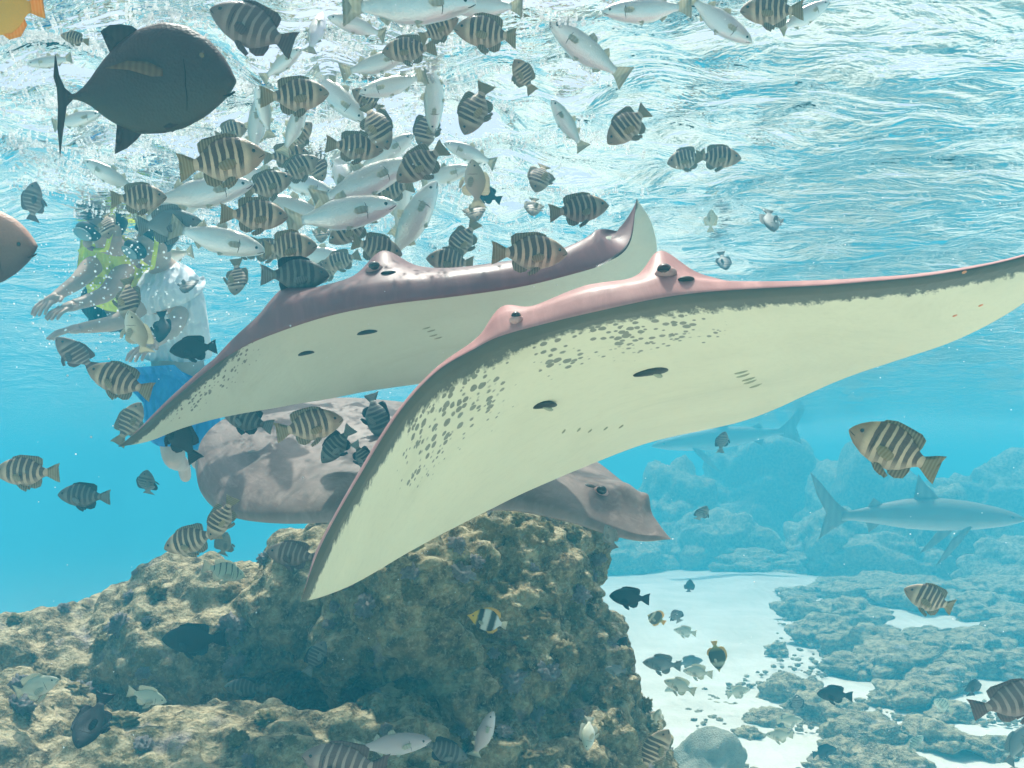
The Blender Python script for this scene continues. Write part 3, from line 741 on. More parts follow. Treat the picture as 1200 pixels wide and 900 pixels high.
def kind(key, name, top, bot, wid, mat, fins, eye, cat, power=.9, eyemat=None):
    KINDS[key] = dict(name=name, cat=cat, var=[])
    for bend in (0., .16, -.16):
        parts = [('body', fish_body(name + '_body', top, bot, wid, mat, bend, power=power))]
        for f in fins:
            nm, pts, fm = f[0], f[1], f[2]
            if len(f) == 3: parts.append((nm, fin(name + '_' + nm, pts, fm, .007, bend)))
            else:
                for sd_ in (1, -1): parts.append((nm, side_fin(sd_, f[3], pts, f[4], f[5], fm, bend, name=name + '_' + nm)))
        ta, ba, wa = (np.array(sorted(q)) for q in (top, bot, wid))
        def skin(x, z):     # half width of the body at (x, z)
            zt, zb, w = np.interp(x, ta[:, 0], ta[:, 1]), np.interp(x, ba[:, 0], ba[:, 1]), np.interp(x, wa[:, 0], wa[:, 1])
            q = min(.98, abs(z - (zt + zb) / 2) / max((zt - zb) / 2, 1e-4)); return w * math.sqrt(1 - q * q) ** (1 / power)
        for sd_ in (1, -1): parts.append(('eye', eye_mesh(eyemat or M_FEYE, (eye[0], skin(eye[0], eye[2]) * .95, eye[2]), eye[3], sd_, bend)))
        if key != 'shark':
            zt, zb = np.interp(.27, ta[:, 0], ta[:, 1]), np.interp(.27, ba[:, 0], ba[:, 1])
            for sd_ in (1, -1):
                g = [(.235 + .03 * math.sin(math.pi * t), zt * .45 * (1 - t) + zb * .72 * t) for t in np.linspace(0, 1, 9)]
                parts.append(('gill_cover', line_mesh([(x - .02 + .05 * abs(t - .5) , sd_ * skin(x, z) * 1.0, z) for (x, z), t in zip(g, np.linspace(0, 1, 9))], .0042, M_LINE, bend)))
                parts.append(('mouth', line_mesh([(x, sd_ * (skin(x, z) + .001), z) for x, z in ((.492, -.015), (.475, -.026), (.455, -.036), (.435, -.042))], .0042, M_LINE, bend)))
        KINDS[key]['var'].append(parts)
S_TOP = [(.5, -.005), (.475, .035), (.42, .085), (.34, .135), (.22, .185), (.08, .205), (-.06, .18), (-.17, .12), (-.25, .062), (-.31, .05)]
S_BOT = [(.5, -.02), (.475, -.05), (.40, -.105), (.28, -.16), (.12, -.195), (-.03, -.19), (-.14, -.14), (-.22, -.08), (-.28, -.052), (-.31, -.05)]
S_TOP = [(x, z * 1.14) for x, z in S_TOP]; S_BOT = [(x, z * 1.14) for x, z in S_BOT]
S_WID = [(.5, .004), (.47, .028), (.40, .055), (.28, .078), (.12, .085), (-.05, .068), (-.17, .04), (-.25, .022), (-.31, .012)]
def serg_fins(fm, tm, pm):
    return [('dorsal_fin', [(.0, .17), (.25, .18), (.21, .235), (.10, .268), (-.02, .262), (-.10, .245), (-.17, .25), (-.235, .21), (-.235, .13), (-.22, .08)], fm),
            ('anal_fin', [(-.08, -.15), (.0, -.19), (-.04, -.245), (-.12, -.262), (-.20, -.225), (-.225, -.14), (-.215, -.075)], fm),
            ('tail_fin', [(-.27, .0), (-.27, .05), (-.34, .085), (-.42, .13), (-.49, .155), (-.47, .085), (-.44, .03), (-.435, 0), (-.44, -.03), (-.47, -.085), (-.49, -.155), (-.42, -.13), (-.34, -.085), (-.27, -.05)], tm),
            ('pectoral_fin', LEAF, pm, (.20, .072, -.045), .55, -.25),
            ('pelvic_fin', [(0, .015), (-.06, .01), (-.17, -.06), (-.15, -.10), (-.06, -.07), (0, -.02)], fm, (.14, .03, -.20), .25, 0.)]
kind('serg', 'sergeant_fish', S_TOP, S_BOT, S_WID, M_SERG, serg_fins(F_SERG, F_TAIL, F_PEC), (.395, .052, .035, .021), 'fish')
kind('sergb', 'sergeant_fish', S_TOP, S_BOT, S_WID, M_SERGB, serg_fins(F_BRN, F_BRN, F_BRN), (.395, .052, .035, .021), 'fish')
kind('sergd', 'sergeant_fish', S_TOP, S_BOT, S_WID, M_SERGD, serg_fins(F_DARK, F_GREY, F_GREY), (.395, .052, .035, .021), 'fish')
kind('conv', 'surgeonfish', [(x, z * .95) for x, z in S_TOP], [(x, z * .95) for x, z in S_BOT], [(x, w * .75) for x, w in S_WID], M_CONV, serg_fins(F_PALE, F_PALE, F_PALE), (.40, .045, .04, .018), 'fish')
kind('dark', 'damselfish', S_TOP, S_BOT, S_WID, M_DKF, serg_fins(F_DARK, F_DARK, F_DARK), (.395, .052, .035, .018), 'fish')
kind('grey', 'reef_fish', [(x, z * .85) for x, z in S_TOP], [(x, z * .85) for x, z in S_BOT], S_WID, M_GREYF, serg_fins(F_GREY, F_GREY, F_GREY), (.395, .052, .03, .018), 'fish')
kind('pale', 'reef_fish', [(x, z * .85) for x, z in S_TOP], [(x, z * .85) for x, z in S_BOT], S_WID, M_PALEF, serg_fins(F_PALE, F_PALE, F_PALE), (.395, .052, .03, .018), 'fish')
M_TOP = [(.5, .0), (.47, .03), (.40, .06), (.28, .09), (.10, .108), (-.08, .098), (-.22, .06), (-.31, .036), (-.36, .032)]
M_BOT = [(.5, -.012), (.47, -.035), (.40, -.06), (.28, -.09), (.10, -.115), (-.08, -.105), (-.22, -.062), (-.31, -.036), (-.36, -.032)]
M_TOP = [(x, z * 1.25) for x, z in M_TOP]; M_BOT = [(x, z * 1.3) for x, z in M_BOT]
M_WID = [(.5, .006), (.47, .032), (.40, .052), (.28, .07), (.10, .076), (-.08, .066), (-.22, .036), (-.31, .016), (-.36, .010)]
def mull_fins(fm):
    return [('dorsal_fin', [(.03, .09), (.08, .12), (.05, .19), (-.02, .165), (-.05, .10)], fm), ('rear_dorsal_fin', [(-.18, .06), (-.13, .095), (-.17, .16), (-.22, .10), (-.24, .05)], fm),
            ('anal_fin', [(-.17, -.06), (-.12, -.085), (-.17, -.145), (-.22, -.10), (-.24, -.05)], fm),
            ('tail_fin', [(-.33, 0), (-.33, .034), (-.40, .07), (-.50, .14), (-.465, .06), (-.43, 0), (-.465, -.06), (-.50, -.14), (-.40, -.07), (-.33, -.034)], fm),
            ('pectoral_fin', [(p[0] * .7, p[1] * .6) for p in LEAF], fm, (.27, .062, .0), .5, -.1), ('pelvic_fin', [(0, .01), (-.09, -.03), (-.07, -.06), (0, -.02)], fm, (.12, .03, -.10), .2, 0.)]
kind('mull', 'mullet', M_TOP, M_BOT, M_WID, M_MULL, mull_fins(F_PALE), (.415, .045, .012, .016), 'fish', 1.)
kind('pink', 'goatfish', M_TOP, M_BOT, M_WID, M_PINKF, mull_fins(F_PALE), (.415, .045, .012, .016), 'fish', 1.)
J_TOP = [(0.495, 0.057), (0.467, 0.123), (0.429, 0.184), (0.358, 0.264), (0.241, 0.335), (0.113, 0.358), (-0.028, 0.321), (-0.146, 0.241), (-0.241, 0.142), (-0.311, 0.047), (-0.373, -0.019), (-0.429, -0.033)]
J_BOT = [(0.495, 0.028), (0.476, -0.009), (0.42, -0.075), (0.325, -0.151), (0.208, -0.212), (0.09, -0.241), (-0.052, -0.245), (-0.146, -0.208), (-0.241, -0.151), (-0.311, -0.09), (-0.373, -0.061), (-0.429, -0.057)]
J_WID = [(.5, .02), (.47, .045), (.40, .07), (.28, .092), (.12, .095), (-.05, .075), (-.2, .04), (-.33, .013), (-.40, .008)]
def jack_fins(fm, pm):
    return [('dorsal_fin', [(-0.099, 0.231), (-0.014, 0.302), (-0.061, 0.335), (-0.123, 0.344), (-0.184, 0.34), (-0.236, 0.307), (-0.175, 0.283), (-0.146, 0.241), (-0.184, 0.179)], fm),
            ('anal_fin', [(-0.099, -0.179), (-0.014, -0.217), (-0.061, -0.274), (-0.118, -0.321), (-0.189, -0.354), (-0.146, -0.283), (-0.137, -0.217), (-0.165, -0.16)], fm),
            ('tail_fin', [(-0.41, -0.042), (-0.41, -0.028), (-0.448, 0.005), (-0.476, 0.075), (-0.491, 0.198), (-0.507, 0.066), (-0.486, -0.019), (-0.486, -0.052), (-0.491, -0.099), (-0.5, -0.217), (-0.495, -0.377), (-0.472, -0.241), (-0.443, -0.094), (-0.41, -0.061)], fm),
            ('pectoral_fin', SICK, pm, (.13, .094, .07), .12, .12), ('pelvic_fin', [(0, .01), (-.08, -.03), (-.06, -.05), (0, -.02)], fm, (.18, .03, -.18), .2, 0.)]
kind('jack', 'trevally', J_TOP, J_BOT, J_WID, M_JACK, jack_fins(F_JK, F_JP), (.335, .088, .165, .016), 'fish', eyemat=NT('jack_eye').finish((.16, .12, .05), .2, None, .6))
kind('jackb', 'large_fish', J_TOP, J_BOT, [(x, w * 1.25) for x, w in J_WID], M_JACKB, jack_fins(F_BRN, F_BRN), (.40, .08, .06, .018), 'fish')
B_TOP = [(.5, .0), (.46, .02), (.41, .05), (.34, .14), (.22, .24), (.06, .29), (-.10, .27), (-.22, .19), (-.29, .09), (-.33, .055), (-.36, .055)]
B_BOT = [(.5, -.015), (.46, -.035), (.40, -.07), (.30, -.16), (.16, -.24), (.0, -.27), (-.14, -.25), (-.24, -.17), (-.30, -.08), (-.33, -.055), (-.36, -.055)]
B_WID = [(.5, .006), (.45, .018), (.38, .035), (.22, .055), (.04, .058), (-.15, .04), (-.28, .018), (-.36, .010)]
def bfly_fins(fm, tm):
    return [('dorsal_fin', [(-.05, .2), (.2, .22), (.14, .29), (.02, .34), (-.14, .335), (-.27, .27), (-.30, .16), (-.27, .08)], fm), ('anal_fin', [(-.12, -.18), (-.02, -.25), (-.10, -.31), (-.22, -.28), (-.30, -.17), (-.27, -.08)], fm),
            ('tail_fin', [(-.33, 0), (-.34, .055), (-.42, .09), (-.49, .11), (-.48, 0), (-.49, -.11), (-.42, -.09), (-.34, -.055)], tm), ('pectoral_fin', [(p[0] * .8, p[1] * .8) for p in LEAF], F_PALE, (.20, .056, -.05), .5, -.2)]
kind('bfly', 'butterflyfish', B_TOP, B_BOT, B_WID, M_BFLY, bfly_fins(F_YEL, F_PALE), (.36, .04, .035, .02), 'fish')
kind('bflo', 'butterflyfish', B_TOP, B_BOT, B_WID, M_BFLO, bfly_fins(F_ORG, F_ORG), (.36, .04, .035, .02), 'fish')
kind('bfld', 'butterflyfish', B_TOP, B_BOT, B_WID, M_BFLD, bfly_fins(F_YEL, F_YEL), (.36, .04, .035, .02), 'fish')

LEN = dict(serg=.155, sergb=.19, sergd=.15, conv=.15, dark=.14, grey=.16, pale=.14, mull=.30, pink=.22, jack=.30, jackb=.24, bfly=.13, bflo=.15, bfld=.11)
_used = {}
OB = np.concatenate([RV[::3], ray3['top'][::3], ray3['bot'][::3]]); OBP = project(OB); OBD = -((OB - np.array([0, 0, CAM_Z])) @ CR)[:, 2]
def put(key, px, py, lpx, a, f=0., roll=0., label=None, group=None, L=None, var=None):
    """place a fish: centre pixel, drawn length if seen side-on (px), heading in the picture (deg, 0 = right, 90 = up), turn towards the camera (deg)"""
    K = KINDS[key]; L = L or LEN[key]
    lpx = lpx * 1.05
    d = L * FPX / lpx
    m_ = (np.abs(OBP[:, 0] - px) < lpx * .42) & (np.abs(OBP[:, 1] - py) < lpx * .25)
    if m_.any() and d > OBD[m_].min() - L * .3 - .03:      # keep it in front of the rock or ray it is seen against
        k = (OBD[m_].min() - .03) / (d + L * .3); L *= k; d *= k
    c = P(px, py, d)
    zmax = SURF_Z - .10
    if c.z > zmax:      # too long for a fish this near the surface: it must be a smaller one, nearer
        k = (zmax - CAM_Z) / (c.z - CAM_Z); L *= k; d *= k; c = P(px, py, d)
    ca, sa, cf, sf = math.cos(R(a)), math.sin(R(a)), math.cos(R(f)), math.sin(R(f))
    fwd = CAMROT @ Vector((ca * cf, sa * cf, sf)); fwd.normalize()
    pq = (-sa, ca) if ca > .02 or (abs(ca) <= .02 and sa < 0) else (sa, -ca)      # back up, or sideways for a fish standing on its head
    up = CAMROT @ Vector((pq[0], pq[1], .12)); up = up - fwd * up.dot(fwd)
    up.normalize(); side = up.cross(fwd)
    M = Matrix((fwd, side, up)).transposed()
    root = empty(K['name'], c)
    root.rotation_euler = (M @ Matrix.Rotation(R(roll), 3, 'X')).to_euler(); root.scale = (L, L, L)
    n = _used.get(key, 0); _used[key] = n + 1
    v = K['var'][n % 3 if var is None else var]
    for nm, me in v: obj(nm, me, root)
    tag(root, label, K['cat'], group)
    return root

# ------------------------------------------------------------------ the fish of the photograph
put('jack', 171, 104, 202, 0, 0, 0, 'large dark trevally with sickle tail and hooked fins above the school', var=0)
put('jackb', -32, 300, 145, 4, 0, 0, 'big brown fish with pinkish back, only its blunt head in view', var=0)
put('bflo', -6, 8, 112, 180, 0, -10, 'orange butterflyfish tail end with white streaks above the trevally', var=0)
put('sergb', 299, 34, 104, 157, 10, 0, 'reddish brown sergeant fish with thin pale bars swimming over the trevally nose', var=1)
GS = 'barred sergeant fish schooling under the water surface'
LS = 'cream sergeant fish with dark bars in the dense school under the surface'
for (x, y, l, a, f, r) in [(480, 58, 62, 188, 10, 0), (512, 34, 55, 20, 20, 0), (572, 38, 78, 178, 15, 0), (415, 172, 66, -6, 0, 0), (440, 145, 68, -62, 10, 0),
    (335, 182, 52, 8, 0, 0), (348, 198, 55, 25, 10, 0), (312, 217, 62, 18, 0, 0), (370, 193, 48, -62, 20, 0), (162, 232, 66, 2, 5, 0), (124, 262, 46, -65, 30, 0),
    (298, 252, 76, -2, 0, 0), (412, 268, 60, 214, 15, 0), (440, 290, 62, -14, 0, 0), (312, 293, 50, 0, 0, 0), (458, 222, 54, 192, 10, 0),
    (500, 150, 56, -100, 20, 0), (278, 326, 50, -84, 35, 0), (150, 350, 58, -78, 25, 0), (268, 155, 50, 10, 20, 0), (432, 118, 44, 150, 30, 0), (290, 290, 48, 170, 0, 0),
    (378, 270, 40, -85, 40, 0), (380, 318, 44, 30, 20, 0), (400, 305, 46, 200, 20, 0), (420, 245, 40, 20, 30, 0), (225, 265, 38, 160, 30, 0), (88, 45, 30, 170, 20, 0), (350, 160, 46, 40, 25, 0)]:
    put('serg', x, y, l, a, f, r, LS, GS)
put('serg', 346, 112, 80, 2, 10, 0, 'yellowish pale sergeant fish with faint bars level with the trevally')
put('serg', 259, 188, 106, 7, 10, 0, 'big dark-barred sergeant fish just below the trevally', L=.17, var=0)
put('serg', 336, 290, 74, 2, 15, 0, 'dark-barred sergeant fish with yellow side fin over the mauve ray')
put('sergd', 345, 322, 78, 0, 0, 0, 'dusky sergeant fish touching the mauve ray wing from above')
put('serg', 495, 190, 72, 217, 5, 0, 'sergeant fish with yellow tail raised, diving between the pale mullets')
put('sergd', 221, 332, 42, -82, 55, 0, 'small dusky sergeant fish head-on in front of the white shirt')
put('serg', 557, 127, 70, -112, 15, 0, 'sergeant fish diving head down right of the dense school')
put('serg', 613, 88, 48, 128, 50, 0, 'pale sergeant fish turning towards the viewer under the silver mullet')
put('serg', 738, 145, 70, 222, 10, 0, 'lone sergeant fish diving tail up beneath the bright surface')
put('serg', 805, 186, 50, 195, 15, 0, 'greyer fish of the overlapping sergeant pair under the surface'); put('serg', 840, 184, 54, -6, 15, 0, 'browner fish of the overlapping sergeant pair under the surface')
put('serg', 634, 205, 56, -108, 35, 0, 'slim-looking sergeant fish swimming down above another one'); put('serg', 625, 242, 40, -96, 50, 0, 'small sergeant fish below another, both head down')
put('serg', 678, 245, 68, 8, 0, 0, 'sergeant fish swimming level beside the raised wing tip', var=0)
put('serg', 620, 296, 86, 0, 0, 0, 'olive sergeant fish swimming right above the mauve ray back', var=0)
put('serg', 543, 281, 54, 236, 10, 0, 'sergeant fish diving towards the mauve ray back')
put('pale', 557, 216, 62, 96, 40, 0, 'pale fish rising nose up between two sergeants'); put('serg', 556, 245, 46, -80, 45, 0, 'sergeant fish head down under the rising pale fish'); put('dark', 571, 228, 36, 160, 20, 0, 'small dark damselfish beside the rising pale fish')
put('serg', 530, 306, 60, 175, 20, 0, 'sergeant fish half hidden behind the mauve ray back')
put('serg', 905, 12, 74, 182, 5, 0, 'brown sergeant fish at the surface next to pale mullet')
put('grey', 903, 258, 48, -94, 50, 0, 'lone dark grey fish hanging head down under open surface')
put('pale', 833, 258, 28, 95, 40, 0, 'tiny whitish fish under open surface'); put('sergd', 848, 307, 32, -85, 50, 0, 'small dusky fish just above the pink ray back')
put('sergb', 38, 238, 50, 72, 20, 0, 'brown sergeant fish curving upward above the big brown fish')
put('sergb', 90, 417, 62, 124, 40, 0, 'brownish sergeant fish facing up beside another below the snorkellers')
put('serg', 141, 446, 76, 159, 5, 0, 'boldly barred sergeant fish below the snorkellers, tail to the right', L=.165, var=0)
put('serg', 152, 496, 56, 60, 10, 0, 'sergeant fish half hidden by the mauve ray wing tip')
put('serg', 32, 553, 72, 178, 5, 0, 'boldly barred sergeant fish alone in open blue water, facing left', var=0)
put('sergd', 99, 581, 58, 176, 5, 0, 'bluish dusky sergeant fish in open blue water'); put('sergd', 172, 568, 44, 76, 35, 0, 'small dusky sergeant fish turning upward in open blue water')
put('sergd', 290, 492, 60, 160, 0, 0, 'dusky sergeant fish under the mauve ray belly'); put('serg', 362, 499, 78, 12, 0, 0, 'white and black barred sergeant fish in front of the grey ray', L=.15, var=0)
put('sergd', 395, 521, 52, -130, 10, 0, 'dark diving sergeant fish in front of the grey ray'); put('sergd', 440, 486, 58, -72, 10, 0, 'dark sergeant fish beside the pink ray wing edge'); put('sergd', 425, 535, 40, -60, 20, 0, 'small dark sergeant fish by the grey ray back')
put('serg', 225, 633, 66, 196, 0, 0, 'yellowish barred sergeant fish over the rock slope'); put('serg', 260, 607, 54, 245, 20, 0, 'sergeant fish just under the grey ray wing'); put('grey', 262, 640, 42, 70, 30, 0, 'greyish fish below the sergeants over the rock')
put('conv', 262, 669, 50, -14, 0, 0, 'pale green surgeonfish with thin dark bars over the rock'); put('sergb', 345, 650, 62, 170, 10, 0, 'reddish barred sergeant fish beside the pink ray wing tip')
put('serg', 1049, 527, 112, 155, 0, 0, 'large barred sergeant fish in open water above the shark', L=.17, var=0)
put('serg', 1092, 703, 66, 157, 0, 0, 'elongated barred sergeant fish above the far sand'); put('sergb', 1186, 822, 92, 24, 5, 0, 'pinkish brown barred sergeant fish near the low boulders')
put('serg', 766, 880, 64, 62, 15, 0, 'dark sergeant fish with curved pale bars at the rock foot')
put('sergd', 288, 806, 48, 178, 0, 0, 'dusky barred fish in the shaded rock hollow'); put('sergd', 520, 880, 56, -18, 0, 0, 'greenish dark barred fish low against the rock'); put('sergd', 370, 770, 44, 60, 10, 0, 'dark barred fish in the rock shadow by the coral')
put('sergb', 405, 896, 100, 168, 0, 0, 'reddish barred fish low in front of the rock terrace')
put('pink', 460, 872, 90, 10, 10, 0, 'pale pinkish goatfish in front of the rock terrace'); put('pink', 566, 864, 66, 70, 10, 0, 'slim pale lilac fish swimming up the rock face')
put('pale', 690, 858, 40, -100, 30, 0, 'small pale yellow fish by the rock edge'); put('pale', 172, 816, 46, -15, 0, 0, 'small pale fish over the sunlit rock terrace'); put('pale', 40, 806, 58, 20, 0, 0, 'whitish fish over the left rock terrace')
put('bfly', 571, 727, 46, 165, 0, 0, 'yellow-headed butterflyfish with black and white saddles against the rock', var=0)
put('bfld', 840, 769, 34, -82, 15, 0, 'dark yellow-edged butterflyfish over white sand'); put('bfld', 768, 724, 30, 150, 40, 0, 'round brown and yellow butterflyfish over white sand'); put('sergd', 793, 722, 30, 120, 45, 0, 'small round striped fish beside the butterflyfish')
put('pale', 161, 393, 64, 94, 35, 0, 'whitish fish nose up at the reaching hands')
# dark fish
put('dark', 228, 408, 54, 186, 10, 0, 'black damselfish in front of the blue shorts'); put('dark', 190, 384, 42, -84, 35, 0, 'small black damselfish in front of the white shirt'); put('dark', 212, 512, 66, 120, 10, 0, 'dark damselfish below the mauve ray wing')
put('dark', 108, 846, 72, -102, 58, 0, 'black fish hanging head down over the rock terrace'); put('dark', 227, 750, 72, 178, 0, 0, 'long dark fish in the rock shadow', L=.26)
put('dark', 738, 700, 46, 174, 0, 0, 'black damselfish over the white sand beside the rock', var=0); put('dark', 729, 753, 20, 60, 30, 0, 'tiny black fish over white sand'); put('dark', 808, 688, 22, 90, 30, 0, 'tiny dark fish at the far sand edge')
put('grey', 722, 786, 26, 170, 0, 0, 'small grey fish beside the rock edge'); put('grey', 776, 778, 44, 174, 0, 0, 'grey fish with pale tail over white sand', var=0); put('grey', 715, 628, 34, 110, 30, 0, 'grey fish under the grey ray snout')
put('sergd', 822, 603, 30, 70, 40, 0, 'small dusky fish in front of the far reef'); put('sergd', 846, 517, 30, 85, 40, 0, 'small dusky fish below the pink ray belly')
put('dark', 1140, 806, 34, 100, 40, 0, 'round dark fish above the low boulders'); put('dark', 978, 813, 40, 178, 0, 0, 'dark fish among the low coral boulders'); put('dark', 965, 880, 30, 10, 0, 0, 'small dark fish hugging a low boulder'); put('sergd', 934, 825, 30, 100, 30, 0, 'striped dusky fish among the low boulders')
put('grey', 1190, 872, 50, 60, 0, 0, 'grey fish beside the pinkish sergeant'); put('grey', 808, 776, 30, 10, 0, 0, 'small grey fish close to the dark butterflyfish')
GP = 'pale reef fish over the sand'; LP = 'small pale reef fish over the white sand'
for (x, y, l, a, f) in [(797, 804, 38, 160, 0), (818, 787, 34, 175, 0), (865, 810, 28, 20, 20), (1105, 826, 30, 150, 20), (1072, 870, 28, 60, 30), (803, 740, 26, 170, 0), (925, 845, 30, 10, 10), (915, 862, 34, 175, 0), (770, 840, 26, 80, 30), (790, 805, 24, 200, 10)]:
    put('pale' if x < 1000 else 'conv', x, y, l, a, f, 0, LP if x < 1000 else 'small whitish fish over the low boulders', GP)
# mullets
put('mull', 688, 60, 108, 148, 20, 0, 'silver mullet with tan head curling beneath the bright surface', var=1); put('mull', 758, 12, 100, 182, 0, 0, 'large pale mullet brushing the surface by the curled mullet'); put('mull', 842, 24, 92, -38, 10, 0, 'pale mullet diving beside the brown sergeant', var=2)
put('mull', 480, 6, 150, 2, 0, 0, 'long pale mullet right at the surface over the school'); put('mull', 566, 8, 90, 180, 10, 0, 'whitish mullet at the surface meeting the long one'); put('mull', 940, 20, 70, 30, 0, 0, 'pale mullet behind the brown sergeant at the surface')
put('mull', 370, 38, 66, 82, -30, 0, 'greenish mullet seen from behind, nose up under the foam'); put('mull', 665, 146, 66, 126, 20, 0, 'white mullet rising alone under the bright surface'); put('mull', 552, 180, 64, 160, 10, 0, 'white mullet next to the yellow-tailed sergeant')
put('mull', 508, 112, 80, -92, -20, 0, 'white mullet swimming straight down through the school'); put('mull', 165, 308, 60, -12, 10, 0, 'grey-white mullet in front of the yellow vest'); put('grey', 195, 262, 80, 4, 0, 0, 'dark grey fish over the yellow vest', L=.22)
GM = 'pale mullets in the hazy heart of the school'; LM = 'pale silvery mullet in the hazy heart of the school'
for (x, y, l, a, f) in [(425, 214, 120, 24, 0), (400, 250, 130, 8, 10), (482, 262, 110, 58, 10), (235, 226, 120, 10, 0), (255, 280, 110, -14, 0), (345, 245, 100, 170, 10), (300, 150, 70, 80, 20), (395, 112, 90, -45, 10), (460, 100, 80, 200, 20), (345, 150, 66, 60, 30), (450, 180, 80, 30, 10),
    (310, 130, 60, 100, 30), (130, 206, 66, 150, 10), (470, 235, 80, 80, 20), (400, 200, 80, -70, 20), (205, 245, 90, 20, 10), (355, 215, 80, -20, 10), (520, 205, 70, 10, 20), (440, 75, 80, 15, 10), (90, 140, 60, 10, 10), (60, 72, 50, 190, 10), (420, 30, 70, 170, 20), (330, 75, 60, 30, 20), (200, 300, 60, 190, 0), (375, 300, 80, -10, 10), (275, 205, 80, -170, 10)]:
    put('mull', x, y, l, a, f, 0, LM, GM)

# ------------------------------------------------------------------ sharks
K_TOP = [(.5, .0), (.47, .018), (.40, .04), (.28, .062), (.12, .075), (-.02, .066), (-.16, .042), (-.26, .024), (-.32, .02)]
K_BOT = [(.5, -.012), (.47, -.022), (.40, -.04), (.28, -.058), (.12, -.068), (-.02, -.058), (-.16, -.036), (-.26, -.02), (-.32, -.018)]
K_WID = [(.5, .006), (.47, .03), (.40, .048), (.28, .062), (.12, .068), (-.02, .055), (-.16, .032), (-.26, .015), (-.32, .010)]
F_SHK = fin_mat('shark_fin', (.22, .21, .18), (.28, .27, .23), .1); F_SHT = fin_mat('shark_fin_tip', (.02, .02, .02), (.03, .03, .03), .0)
kind('shark', 'reef_shark', K_TOP, K_BOT, K_WID, M_SHARK, [
    ('dorsal_fin', [(.06, .06), (.14, .068), (.07, .13), (.03, .175), (.035, .11), (.02, .066)], F_SHK), ('rear_dorsal_fin', [(-.16, .035), (-.12, .045), (-.17, .075), (-.20, .03)], F_SHK),
    ('anal_fin', [(-.16, -.03), (-.13, -.04), (-.18, -.075), (-.20, -.025)], F_SHK),
    ('tail_fin', [(-.29, 0), (-.29, .02), (-.36, .07), (-.44, .15), (-.50, .20), (-.455, .10), (-.40, .02), (-.39, -.02), (-.43, -.09), (-.36, -.05), (-.29, -.02)], F_SHK),
    ('pectoral_fin', [(.02, .01), (-.08, -.05), (-.15, -.16), (-.10, -.13), (-.04, -.07), (-.05, -.02)], F_SHK, (.25, .05, -.035), .25, 0.)], (.43, .04, .008, .008), 'shark', 1.)
LEN['shark'] = 2.5
put('shark', 1062, 602, 262, -2, 0, 0, 'reef shark cruising above the far reef, tail towards the pink ray', var=2)
put('shark', 858, 512, 180, 186, 0, 0, 'faint distant shark under the pink ray belly', L=2.9, var=0)

# ------------------------------------------------------------------ snorkellers
def skin_mesh(name, pts, edges, mat, root, sub=2):
    """one continuous surface grown round a skeleton: pts {key: (Vector, radius)}"""
    keys = list(pts); ix = {k: i for i, k in enumerate(keys)}
    me = bpy.data.meshes.new('sk'); me.from_pydata([tuple(pts[k][0]) for k in keys], [(ix[a], ix[b]) for a, b in edges], [])
    o = bpy.data.objects.new('sk', me); COL.objects.link(o)
    o.modifiers.new('skin', 'SKIN')
    if not me.skin_vertices: me.attributes  # layer is made by the modifier
    bm = bmesh.new(); bm.from_mesh(me); ly = bm.verts.layers.skin.verify(); bm.verts.ensure_lookup_table()
    for k in keys:
        sv_ = bm.verts[ix[k]][ly]; r = pts[k][1]; sv_.radius = r if isinstance(r, tuple) else (r, r); sv_.use_root = (k == root)
    bm.to_mesh(me); bm.free()
    ss = o.modifiers.new('s', 'SUBSURF'); ss.levels = sub; ss.render_levels = sub
    dg = bpy.context.evaluated_depsgraph_get(); dg.update()
    out = bpy.data.meshes.new_from_object(o.evaluated_get(dg)); out.name = name
    bpy.data.objects.remove(o); bpy.data.meshes.remove(me)
    out.materials.clear(); out.materials.append(mat)
    for p in out.polygons: p.use_smooth = True
    return out
def cloth_mat(name, c1, c2, rough=.7):
    m = NT(name); p = m.coord(); n = m.noise(p, 9, 4, .6, .5); w = m.n('TexWave', i_Scale=7., i_Distortion=7., i_Detail=2.); m.l(p, w.inputs[0])
    c = m.ramp(n, [(.3, c1), (.7, c2)]); nm = m.bump(w.outputs[1], .6, .03); nm = m.bump(n, .6, .03, nm)
    return m.finish(c, rough, nm, .2)
def skin_mat(name, c1, c2):
    m = NT(name); n = m.noise(m.coord(), 14, 4, .6); return m.finish(m.ramp(n, [(.3, c1), (.7, c2)]), .5, None, .35)
M_SKIN = skin_mat('skin', (.50, .33, .24), (.62, .43, .33)); M_HAIR = skin_mat('dark_hair', (.02, .015, .012), (.05, .035, .025))
M_WHITE = cloth_mat('white_shirt', (.78, .80, .82), (.90, .91, .92)); M_BLUE = cloth_mat('blue_shorts', (.02, .18, .55), (.04, .30, .75))
M_YEL = cloth_mat('yellow_vest', (.72, .78, .04), (.85, .90, .08)); M_BLK = cloth_mat('black_shorts', (.015, .02, .03), (.04, .05, .06)); M_RUB = NT('mask_rubber').finish((.02, .03, .03), .4); M_GLASS = NT('mask_glass').finish((.25, .35, .36), .08, None, .6)
